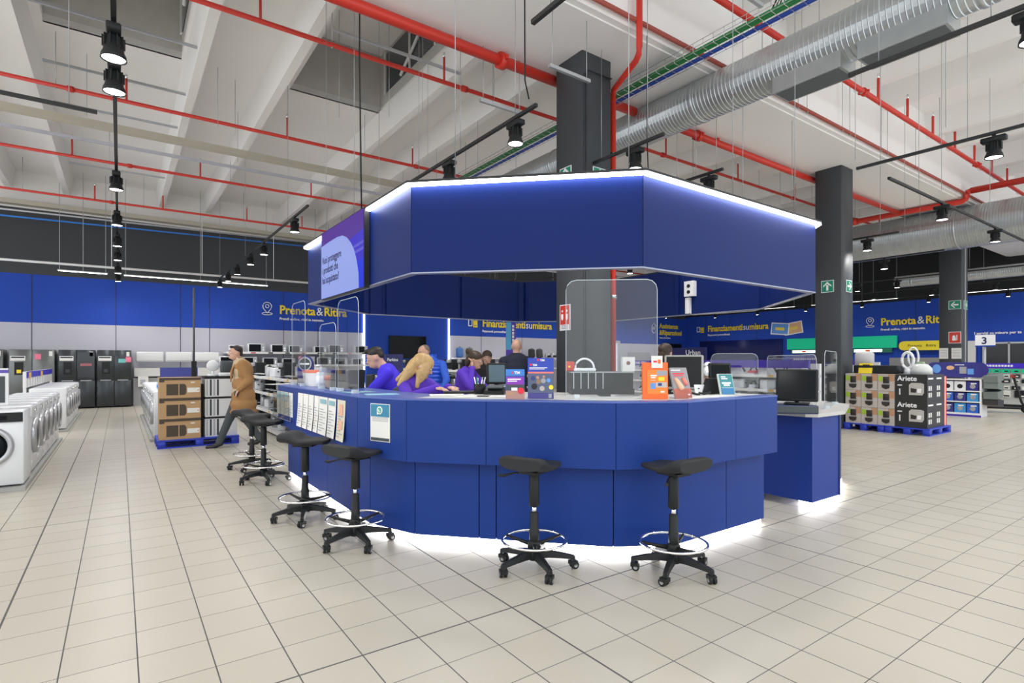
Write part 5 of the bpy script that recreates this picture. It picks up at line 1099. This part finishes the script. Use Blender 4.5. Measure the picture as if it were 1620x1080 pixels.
glass_sheet('long clear acrylic screen across the middle of the lower desk', (7.3,4.15), (6.03,2.88), ZD, 1.52)
glass_sheet('clear acrylic screen with rounded corner at the right end of the lower desk', (6.08,2.82), (6.98,3.10), ZD, 1.56)
gs = glass_sheet('clear acrylic screen standing behind the counter end', (7.1,4.9), (7.5,4.4), ZD, 1.56)
def leaflet(label, x, z0, z1, w, m, v=None, cont=None, lean=0): pass
# flyers taped along the left face of the counter
pale_t = M('flyer_teal', (.25,.45,.50), .6); ink = M('ink_grey', (.35,.36,.38), .7); peach = M('flyer_peach', (.75,.42,.28), .6); cream = M('flyer_cream', (.66,.62,.50), .65)
def flyer(label, x0, x1, col=paper, kind=0, z0=.735, z1=1.10, curl=.02, name='flyer'):
    v0, v1 = at(x0, 620, u=1.62)[1], at(x1, 620, u=1.62)[1]; v0, v1 = max(v0,v1), min(v0,v1); w = v0-v1
    b = B(); bm = b.bm; i = b.mi(col); rows = []
    for k in range(7):
        f = k/6; off_ = -.003-curl*(f**2)*(1 if kind != 9 else 0); rows.append([bm.verts.new((off_, 0, (z1-z0)*(1-f))), bm.verts.new((off_-curl*.3*f, -w, (z1-z0)*(1-f)))])
    for p_, q_ in zip(rows, rows[1:]): bm.faces.new((p_[0], p_[1], q_[1], q_[0]))
    o = b.out(name, None, (1.62, v0, z0)); tag(o, label, 'flyer'); so_ = o.modifiers.new('s','SOLIDIFY'); so_.thickness = .0015
    b = B(); H_ = z1-z0
    g_ = lambda f: -.006-curl*((1-f)**2)*1.35
    def bar(f0, f1, y0, y1, m): b.poly([(g_(f0)-.001, -w*y0, H_*f0), (g_(f0)-.001, -w*y1, H_*f0), (g_(f1)-.001, -w*y1, H_*f1), (g_(f1)-.001, -w*y0, H_*f1)], m)
    if kind == 1: bar(.82,.94,.15,.9,pale_t)
    if kind == 2: bar(.62,.9,.3,.75,peach); bar(.28,.5,.3,.75,peach)
    if kind == 3: bar(.6,.97,.1,.92,pale_t); bar(.05,.5,.15,.85,cream)
    for q in range(9): bar(.10+.07*q, .12+.07*q, .15, .55+.3*((q*3) % 2), ink)
    b.out('print', o, recalc=False)
for k, (x0, x1, c_, kd, lab) in enumerate([(472,480,paper,0,'white printed flyer taped to the counter side, first after the leaflet holder'),(480.5,488.5,paper,0,'white printed flyer taped to the counter side, second after the leaflet holder'),(489,497,paper,0,'white printed flyer taped to the counter side, third after the leaflet holder'),(498,505,paper,0,'narrow white flyer in the middle of the taped row'),(505.5,519,paper,1,'wide white flyer with a teal heading taped to the counter side'),(520,532,paper,1,'curling white flyer with a small teal heading taped to the counter side'),(534.5,547,cream,2,'cream flyer with peach blocks, last taped flyer towards the corner')]): flyer(lab, x0, x1, c_, kd)
for k, (x0, x1) in enumerate([(438.5,443),(443.8,449.5),(450,456.5),(457.5,463.5)]): flyer('leaflet in the clear wall holder at the counter end, %s from the left' % ORD[k], x0, x1, cream if k < 3 else paper, 3 if k < 3 else 0, .80, 1.08, .0, 'leaflet')
v0, v1 = at(437.5,620,u=1.62)[1], at(465,620,u=1.62)[1]; t = thing('leaflet_holder', 'clear acrylic leaflet holder on the far left end of the counter side', 'holder', (1.60, v1, .76)); b = B(); b.box(-.022,0,0,-.018,v0-v1,.30,G); b.box(-.022,0,-.006,.018,v0-v1,0,G); b.out('pocket', t)
b = B(); b.tube([(-.02,0,0),(-.02,v0-v1,0),(-.02,v0-v1,.30),(-.02,0,.30)],.002,MATS['glass_edge'],4,True); b.out('edge', t)
# chat service poster on the chamfer face
pa, pb = Vector(CP[1]), Vector(CP[2]); ang = math.atan2((pb-pa).y, (pb-pa).x); q0, q1 = tpx(CP[1],CP[2],587), tpx(CP[1],CP[2],617.5); s0 = pa.lerp(pb, q0); wP = (pb-pa).length*(q1-q0)
t = thing('poster', 'white poster with teal header and phone bubble logo on the counter corner', 'poster', (s0.x, s0.y, .80), ang)
b = B(); b.box(0,-.006,0,wP,-.002,.305,paper); b.out('sheet', t); b = B(); b.box(.006,-.008,.20,wP-.006,-.006,.30,M('teal_header', (.03,.22,.36), .5)); b.out('header', t)
b = B(); cx_ = wP/2; b.cyl((cx_,-.012,.252),(cx_,-.008,.252),.032,letter,24); b.poly([(cx_-.03,-.010,.24),(cx_-.034,-.010,.215),(cx_-.012,-.010,.224)],letter); b.cyl((cx_,-.0135,.252),(cx_,-.012,.252),.024,M('chat_green', (.10,.42,.30), .5),24)
b.tube([(cx_-.011,-.0145,.262),(cx_-.009,-.0145,.250),(cx_+.002,-.0145,.241),(cx_+.011,-.0145,.241)],.004,letter,6); b.out('logo', t)
b = B()
for z_ in (.165,.178,.19): b.box(.02,-.008,z_,wP-.02,-.006,z_+.004,ink)
b.box(.006,-.008,.006,wP-.006,-.006,.03,MATS['slate']); b.out('print', t)
# printed stands on the front
def stand(name, label, x0, x1, ytop, ybot, Ypos, draw, base=M('stand_blue', (.02,.08,.42), .4), lean=.12, th=.012, yaw=0):
    """upright display card; Ypos = distance of its foot from the camera plane"""
    xm = (x0+x1)/2; p = cf((xm-CX)/F*Ypos, Ypos); w = (x1-x0)/F*Ypos; h_ = (ybot-ytop)/F*Ypos
    t = thing(name, label, 'display card', (p[0], p[1], ZC), -YAW+yaw); m = Matrix.Rotation(lean, 4, 'X') @ Matrix()
    m = Matrix.Rotation(-lean, 4, 'X'); b = B(); b.box(-w/2, 0, 0, w/2, th, h_, base, m); b.out('card', t)
    b = B(); draw(b, m @ Matrix.Translation((-w/2, -.002, 0)), w, h_); b.out('print', t); b = B(); b.box(-w/2,.0,0,w/2,.08,.006,base); b.out('foot', t); return t
redm = M('tim_red', (.75,.02,.04), .5); hotp = M('hot_violet', (.25,.03,.42), .5)
def d_tim1(b, m, w, h_):
    bx = lambda x0,z0,x1,z1,c,k=0: b.box(x0*w,-.002-.0008*k,z0*h_,x1*w,0,z1*h_,c,m)
    bx(0,.78,1,1,M('tim_blue', (.03,.20,.62), .4)); bx(.05,.48,.95,.74,hotp); bx(.1,.64,.8,.68,letter,1); bx(.1,.58,.6,.61,letter,1); bx(.05,.28,1,.48,MATS['slate']); bx(.0,.0,1,.28,M('print_rose', (.45,.25,.22), .6)); bx(.3,.28,.62,.38,letter,1); bx(.05,.13,.5,.22,tan,1); b.cyl(m @ Vector((w*.8,-.005,h_*.27)), m @ Vector((w*.8,-.001,h_*.27)), w*.17, redm, 18)
    b.text('TIM', h_*.12, letter, m @ face_u(w*.45,-.004,h_*.84), bold=.03, ext=.0005); b.box(w*.3,-.004,h_*.85,w*.42,-.002,h_*.87,redm,m); b.box(w*.34,-.004,h_*.87,w*.38,-.002,h_*.92,redm,m)
def d_tim2(b, m, w, h_):
    bx = lambda x0,z0,x1,z1,c,k=0: b.box(x0*w,-.002-.0008*k,z0*h_,x1*w,0,z1*h_,c,m)
    bx(0,.66,1,1,M('tim_deep', (.015,.05,.42), .4)); bx(0,.62,1,.66,M('coral', (.8,.2,.15), .5)); bx(0,.14,1,.62,M('print_slate', (.10,.12,.20), .6)); bx(0,0,1,.13,M('print_indigo', (.06,.05,.25), .5))
    b.text('TIM', h_*.07, letter, m @ face_u(w*.47,-.004,h_*.92), bold=.03, ext=.0005); b.text('TIM', h_*.07, letter, m @ face_u(w*.18,-.004,h_*.80), bold=.03, ext=.0005); bx(.36,.93,.44,.98,redm,1); bx(.08,.81,.16,.86,redm,1)
    bx(.06,.75,.75,.765,letter,1); bx(.06,.72,.65,.735,letter,1)
    for x_, z_, r_, c_ in [(.42,.42,.10,M('fig_brown', (.28,.18,.12), .6)),(.38,.52,.06,tan),(.6,.44,.10,M('fig_grey', (.35,.35,.38), .6)),(.62,.54,.05,tan),(.25,.3,.12,MATS['pack_black']),(.9,.28,.09,yellow),(.8,.45,.08,MATS['card_blue']),(.2,.5,.09,M('fig_navy', (.03,.05,.2), .5)),(.55,.25,.10,M('fig_pale', (.5,.45,.4), .6))]: b.cyl(m @ Vector((w*x_,-.004,h_*z_)), m @ Vector((w*x_,-.001,h_*z_)), w*r_, c_, 10)
    bx(.80,.02,.92,.12,ink,1)
stand('leaflet_stand', 'small blue TIM leaflet stand with a red dot, left of the larger one', 800, 830, 585, 632, 4.28, d_tim1, lean=.1)
stand('leaflet_stand', 'larger dark blue TIM poster stand with a photo of people on scooters', 835, 876, 567.5, 632, 4.30, d_tim2, lean=.06)
def d_or(b, m, w, h_):
    bx = lambda x0,z0,x1,z1,c,k=0: b.box(x0*w,-.002-.0008*k,z0*h_,x1*w,0,z1*h_,c,m)
    bx(.18,.14,.97,.80,M('orange_light', (.95,.24,.03), .45)); bx(.3,.62,.55,.66,letter,1); bx(.32,.57,.5,.6,letter,1); bx(.3,.5,.5,.53,peach,1); bx(.55,.64,.95,.78,MATS['fig_grey'],1); bx(.62,.5,.85,.6,yellow,1); bx(.3,.28,.5,.44,MATS['card_blue'],1); bx(.52,.32,.95,.46,MATS['pot_print'],1); bx(.6,.36,.75,.44,MATS['fig_navy'],2); bx(.7,.18,.85,.22,letter,1)
    b.box(w*.34,-.006,h_*.85,w*.78,-.002,h_*1.18,paper,m); b.box(w*.42,-.008,h_*1.0,w*.56,-.006,h_*1.05,redm,m); b.box(w*.6,-.008,h_*.97,w*.7,-.006,h_*1.08,orange,m)
stand('leaflet_stand', 'bright orange leaflet stand with a small white tag on top', 1017, 1057, 576, 634, 4.25, d_or, base=orange, lean=.03, th=.03)
def d_hands(b, m, w, h_):
    bx = lambda x0,z0,x1,z1,c,k=0: b.box(x0*w,-.002-.0008*k,z0*h_,x1*w,0,z1*h_,c,m)
    bx(0,0,1,1,M('print_grey', (.30,.29,.31), .4)); bx(0,0,1,.32,M('print_coral', (.85,.22,.14), .45)); bx(.05,.90,.6,.93,letter,1); bx(.1,.78,.8,.82,redm,1); bx(.1,.72,.7,.75,redm,1)
    b.tube([m @ Vector((w*a_,-.004,h_*c_)) for a_, c_ in ((.18,.66),(.3,.52),(.42,.36),(.5,.28))], [.012,.02,.024,.02], M('finger', (.85,.55,.35), .5), 8); b.tube([m @ Vector((w*a_,-.004,h_*c_)) for a_, c_ in ((.62,.66),(.74,.52),(.82,.42))], [.014,.02,.014], M('finger_red', (.80,.25,.20), .5), 8); bx(.78,.1,.9,.14,letter,1)
stand('brochure_stand', 'leaning grey and coral brochure showing hands, right of the orange stand', 1066, 1098, 583, 634, 4.32, d_hands, base=MATS['print_grey'] if 'print_grey' in MATS else silver, lean=.32, yaw=.35)
def d_teal(b, m, w, h_):
    bx = lambda x0,z0,x1,z1,c,k=0: b.box(x0*w,-.002-.0008*k,z0*h_,x1*w,0,z1*h_,c,m)
    bx(.1,.04,.95,.97,M('print_teal', (.03,.25,.27), .4)); bx(.1,.04,.95,.35,M('print_blue2', (.02,.20,.42), .4),1); bx(.2,.82,.5,.88,letter,2); bx(.2,.74,.62,.79,letter,2); bx(.2,.52,.8,.60,letter,2); bx(.3,.42,.7,.50,letter,2); bx(.15,.33,.9,.345,letter,2)
stand('brochure_stand', 'teal brochure in a pale frame, last stand towards the counter end', 1139, 1165, 593, 628, 4.75, d_teal, base=M('frame_pale', (.55,.62,.58), .4), lean=.30, yaw=.2)
# black display case behind the tall screen
p = cf(.80, 4.85); t = thing('display_case', 'black glass-sided case behind the tall acrylic screen at the column', 'case', (p[0], p[1], ZC), -YAW); b = B(); b.box(-.28,0,.0,.28,.26,.05,black); b.out('base', t); b = B(); b.box(-.27,.01,.05,.27,.25,.19,M('case_dark', (.02,.024,.024), .2, spec=.15)); b.out('window', t)
b = B()
for k in range(5): b.box(-.26+.065*k,.0,.05,-.252+.065*k,.012,.19,silver)
b.box(-.28,.0,.19,.28,.26,.2,M('case_top', (.35,.37,.38), .2)); b.out('frame', t)
t = thing('arch_lamp', 'small white arch-shaped gadget on top of the black case', 'gadget', cf(.66, 5.0)+(ZC+.201,), -YAW); b = B(); b.tube([(.085*math.cos(R(a)),0,.03+.085*math.sin(R(a))) for a in range(0,181,15)],.009,letter,8); b.out('arch', t); b = B(); b.rbox(-.1,-.03,0,.1,.03,.03,letter,r=.01); b.out('base', t)
t = thing('small_box', 'small red box on the left of the black case', 'box', cf(.53, 5.02)+(ZC+.201,), -YAW); b = B(); b.rbox(-.04,-.03,0,.04,.03,.09,MATS['box_red'],r=.015); b.out('box', t); b = B(); b.box(-.02,-.032,.035,.0,-.03,.05,yellow); b.out('label', t)
t = thing('small_box', 'white carton with a dark round print beside the red riser pipe', 'box', cf(1.06, 5.05)+(ZC+.201,), -YAW); b = B(); b.box(-.05,-.04,0,.06,.04,.13,paper); b.out('carton', t); b = B(); b.cyl((0,-.043,.075),(0,-.04,.075),.018,M('dot_brown', (.2,.08,.06), .5),14); b.out('print', t)
def monitor(label, X, Y, z, w, h_, yaw, body, scr_m, stand_h=.1, tilt=-.15, name='monitor'):
    t = thing(name, label, 'monitor', cf(X, Y)+(z,), -YAW+yaw); m = Matrix.Translation((0,0,stand_h)) @ Matrix.Rotation(tilt,4,'X')
    b = B(); b.rbox(-w/2,0,0,w/2,.035,h_,body,r=.012,seg=2,mat=m); b.out('housing', t); b = B(); b.box(-w/2+.02,-.003,.02,w/2-.02,.0,h_-.02,scr_m,m); b.out('screen', t)
    b = B(); b.tube([(0,.05,.0),(0,.06,stand_h*.6),(0,.03,stand_h+.06)],.02,body,8); b.out('neck', t); b = B(); b.rbox(-w*.3,-.06,0,w*.3,.14,.015,body,r=.006,seg=1); b.out('foot', t); return t
teal_s = M('screen_teal', (.06,.12,.16), .15)
monitor('dark monitor with a bluish screen beside the staff woman leaning on her hand', -.14, 5.15, ZC, .19, .20, .15, black, teal_s, .08)
monitor('large pale grey monitor seen behind the coral brochure', 1.62, 5.2, ZC, .36, .34, -.35, M('beige_grey', (.40,.40,.38), .5), black, .03, -.3)
monitor('black monitor behind the pale grey one', 1.98, 5.2, ZC, .22, .20, .1, black, glassblk, .08)
monitor('black touch screen monitor on the cash drawer of the lower desk', 2.70, 5.22, ZD+.10, .36, .31, -.55, black, glassblk, .03, -.22)
t = thing('cash_drawer', 'dark cash drawer under the touch screen on the lower desk', 'cash drawer', cf(2.66, 5.22)+(ZD,), -YAW-.1); b = B(); b.rbox(-.2,-.10,.015,.2,.26,.095,M('drawer_blue', (.03,.04,.10), .4),r=.01); b.out('casing', t); b = B(); b.box(-.19,-.108,.03,.19,-.10,.085,MATS['slate']); b.out('drawer_front', t)
t = thing('ring_light', 'white oval face-shaped lamp standing between the brochures', 'lamp', cf(1.87, 5.25)+(ZC,), -YAW); b = B(); b.cyl((0,0,0),(0,0,.14),.035,tan,16); b.out('base', t); b = B(); b.tube([(.036*math.cos(2*PI*k/20),0,.215+.055*math.sin(2*PI*k/20)) for k in range(20)],.018,letter,8,True); b.out('ring', t); b = B(); b.cyl((0,-.005,.215),(0,.005,.215),.03,M('glow_white', (1,1,1), .5, emit=1.5),16); b.out('light', t)
t = thing('desk_calculator', 'white tilted price card with a dark dot beside the grey monitor', 'card', cf(1.68, 4.9)+(ZC,), -YAW); b = B(); b.box(-.045,0,0,.045,.01,.09,letter,Matrix.Rotation(-.4,4,'X')); b.out('card', t); b = B(); b.cyl((-.01,.018,.045),(-.01,.022,.047),.008,black,10); b.out('print', t)
t = thing('wedge_stand', 'black wedge-shaped stand back behind the teal brochure', 'stand', cf(1.78, 4.95)+(ZC,), -YAW); b = B(); b.prism([(-.09,0),(.11,0),(.06,.14),(-.03,.14)],-.02,.06,black,Euler((PI/2,0,0)).to_matrix().to_4x4()); b.out('wedge', t)
t = thing('telephone_cable', 'dark coiled cable lying by the brochure stands', 'cable', cf(1.48, 4.6)+(ZC,)); b = B(); b.tube([(.03*k, .02*math.sin(k*1.3), .012+.012*math.sin(k*.9)**2) for k in range(11)],.010,black,6); b.out('cable', t)
# paperwork, pens, card terminal in front of the staff
def sheet(label, X, Y, w, d, rz, m=paper, z=ZC, th=.004, name='paper_sheet', cat='paper'): return tag(B().box(-w/2,-d/2,0,w/2,d/2,th,m).out(name, None, cf(X, Y)+(z,), -YAW+rz), label, cat)
sheet('white paper sheet in front of the blond woman', -.56, 4.75, .30, .21, .2); sheet('white paper sheet in the middle of the worktop, right of the first', -.33, 4.6, .3, .21, -.15); sheet('white paper sheet near the small TIM stand', -.13, 4.55, .32, .21, .05)
sheet('pale blue leaflet lying on the left counter', -1.15, 4.85, .28, .2, .4, M('leaf_blue', (.25,.5,.62), .5)); sheet('teal leaflet lying on the left counter behind the first', -1.45, 5.2, .26, .18, .8, pale_t); sheet('white form lying near the far end of the left counter', -2.95, 7.0, .3, .21, .9); sheet('white form lying by the orange stand', 1.5, 4.45, .3, .16, .4)
sheet('white form beside the teal brochure', 1.75, 4.62, .26, .16, .5)
t = thing('card_terminal', 'dark card terminal with a flip lid on the paperwork', 'card terminal', cf(-.16, 4.82)+(ZC,), -YAW-.1); b = B(); b.prism([(0,0),(.16,0),(.16,.06),(.02,.03)],-.09,.09,black,Matrix.Rotation(PI/2,4,'Z') @ Euler((PI/2,0,0)).to_matrix().to_4x4()); b.out('body', t); b = B(); b.box(-.07,.03,.05,.07,.14,.06,MATS['slate'],Matrix.Rotation(.15,4,'X')); b.out('keypad', t)
t = thing('pen_cup', 'wire basket of green and white pens beside the card terminal', 'pen cup', cf(-.29, 4.95)+(ZC,), -YAW); b = B(); b.lathe([(.05,0),(.055,.09),(.052,.09),(.047,.005)],black,n=16); b.out('basket', t)
for k in range(6): b = B(); a = k*1.05; b.cyl((.02*math.cos(a),.02*math.sin(a),.01),(.05*math.cos(a),.05*math.sin(a),.15),.005,(letter,green,chrome)[k%3],6); b.out('pen', t)
t = thing('label_printer', 'grey label printer on the worktop below the monitor', 'printer', cf(-.10, 5.35)+(ZC,), -YAW); b = B(); b.rbox(-.12,-.06,0,.12,.12,.09,silver,r=.015); b.out('body', t); b = B(); b.box(-.08,-.07,.02,.08,-.06,.05,paper); b.out('label', t)
t = thing('keyboard', 'black keyboard near the blond woman', 'keyboard', cf(-.42, 5.0)+(ZC,), -YAW+.2); b = B(); b.rbox(-.2,-.06,0,.2,.06,.02,black,r=.006,seg=1); b.out('body', t); b = B(); b.box(-.19,-.05,.02,.19,.05,.023,MATS['slate']); b.out('keys', t)
# left counter: sanitizer, bags, cup, banner
t = thing('sanitizer_bottle', 'clear sanitizer bottle with white pump on the left counter', 'bottle', (1.86, 6.35, ZC)); b = B(); b.rbox(-.045,-.03,0,.045,.03,.17,M('sanitizer', (.62,.68,.74), .15),r=.015,mat=Matrix.Rotation(-YAW,4,'Z')); b.out('bottle', t); b = B(); b.rbox(-.04,-.032,.04,.04,-.03,.13,letter,r=.0008,seg=1,mat=Matrix.Rotation(-YAW,4,'Z')); b.out('label', t); b = B(); b.cyl((0,0,.17),(0,0,.23),.014,letter); b.tube([(0,0,.23),(0,0,.245),(-.03,.02,.245),(-.05,.03,.235)],.009,letter,6); b.out('pump', t)
for k, (y_, lab) in enumerate(((6.62,'white paper bag with red rim beside the sanitizer, right one'),(6.82,'white paper bag with red rim beside the sanitizer, left one'))):
    t = thing('paper_bag', lab, 'bag', (1.86, y_, ZC), -YAW); b = B(); b.prism([(-.05,0),(.05,0),(.075,.19),(-.075,.19)],-.03,.03,paper,Euler((PI/2,0,0)).to_matrix().to_4x4()); b.out('bag', t); b = B(); b.box(-.07,-.034,.155,.07,-.028,.19,M('rim_red', (.8,.2,.12), .6)); b.out('rim', t)
t = thing('paper_cup', 'tan paper cup with red lid right of the sanitizer', 'cup', (1.84, 6.0, ZC)); b = B(); b.lathe([(.028,0),(.04,.09),(.041,.095)],tan,n=18); b.out('cup', t); b = B(); b.lathe([(.043,.09),(.044,.13),(.03,.14),(.001,.14)],MATS['rim_red'],n=18); b.out('lid', t)
t = thing('round_top_display', 'dark blue upright display with round grey top on the far left counter', 'display card', (1.86, 7.0, ZC), -YAW-.1); b = B(); b.box(-.10,0,0,.10,.03,.26,hb); b.cyl((0,0,.26),(0,.03,.26),.10,hb,28); b.out('panel', t); b = B(); b.cyl((0,-.008,.26),(0,0,.26),.085,silver,28); b.cyl((0,-.012,.26),(0,-.008,.26),.07,MATS['slate'],28); b.box(-.06,-.015,.25,.06,-.012,.27,letter); b.out('badge', t); b = B(); b.cyl((.03,-.006,.09),(.03,0,.09),.03,silver,16); b.box(-.09,-.004,.0,-.02,0,.08,strp); b.out('print', t)
monitor('back of a dark monitor on the left counter by the staff man', -1.75, 5.9, ZC-.05, .42, .22, .9, black, black, .03, .05)
t = thing('desktop_printer', 'grey desktop printer behind the first acrylic screen', 'printer', cf(-2.15, 6.55)+(ZC,), -YAW+.3); b = B(); b.rbox(-.14,-.1,0,.14,.12,.12,M('printer_grey', (.2,.2,.22), .4),r=.015); b.out('casing', t); b = B(); b.box(-.1,-.12,.04,.1,-.1,.05,paper); b.out('paper_tray', t)
# staff chair seen above the counter
t = thing('office_chair', 'grey-green rounded office chair back in front of the blond woman', 'chair', (2.31, 5.24, 0), -PI/2)
b = B(); b.lathe([(.16,-.03),(.19,-.025),(.205,0),(.19,.025),(.16,.03),(.001,.03)],M('chair_fabric', (.055,.065,.06), .8),n=28,mat=Matrix.Translation((0,0,.985)) @ Euler((PI/2,0,0)).to_matrix().to_4x4()); b.out('backrest', t)
b = B(); b.tube([(0,.03,1.0),(0,.06,.7),(0,.15,.58)],.02,black,8); b.out('back_bar', t); b = B(); b.rbox(-.22,.05,.58,.22,.45,.64,MATS['chair_fabric'],r=.03); b.out('seat', t); b = B(); b.cyl((0,.25,.1),(0,.25,.58),.028,black,12); b.out('gas_lift', t)
for k in range(5): a = 2*PI*k/5; b = B(); b.tube([(0,.25,.1),(.25*math.cos(a),.25+.25*math.sin(a),.07)],.02,black,6); b.sph((.25*math.cos(a),.25+.25*math.sin(a),.03),.03,black,n=8); b.out('leg', t)
# goods on the back counter
random.seed(3)
for k in range(16):
    u, v = 3.3+.2*k, 8.28+random.uniform(-.08,.08); kd = (2,0,5,2,3,1)[k % 6]
    put(kd, (u, v, .941), random.uniform(-.6,.6), '%s on the dark back counter inside the ring, %s from the left' % (NM[kd], ORD[k]), 'appliances on the back counter')
for k in range(5):
    t = thing('boxed_phone', 'small tan and black carton standing on the back counter behind the appliances', 'box', (3.4+.35*k, 8.55, .941), group='small cartons on the back counter'); b = B(); b.box(-.06,0,0,.06,.05,.2+.04*(k%3),(tan,black,kraft)[k%3]); b.out('carton', t); b = B(); b.box(-.04,-.003,.05,.04,0,.12,(black,yellow,paper)[k%3]); b.out('print', t)
simple('menu_board', 'dark board with white lettering between the staff man and the blond woman', 'sign', 4.98, 12.0, 0, 5.42, 12.05, 1.61, MATS['kiosk_navy'])
b = B(); b.text('Perkins', .10, letter, face_u(.04-.22, -.03, 1.45), bold=.02, sx=.9); b.out('lettering', bpy.data.objects['menu_board'])
for k, r in enumerate(used):
    if not r:
        for c in list(KINDS[k].children): bpy.data.objects.remove(c)
        bpy.data.objects.remove(KINDS[k])
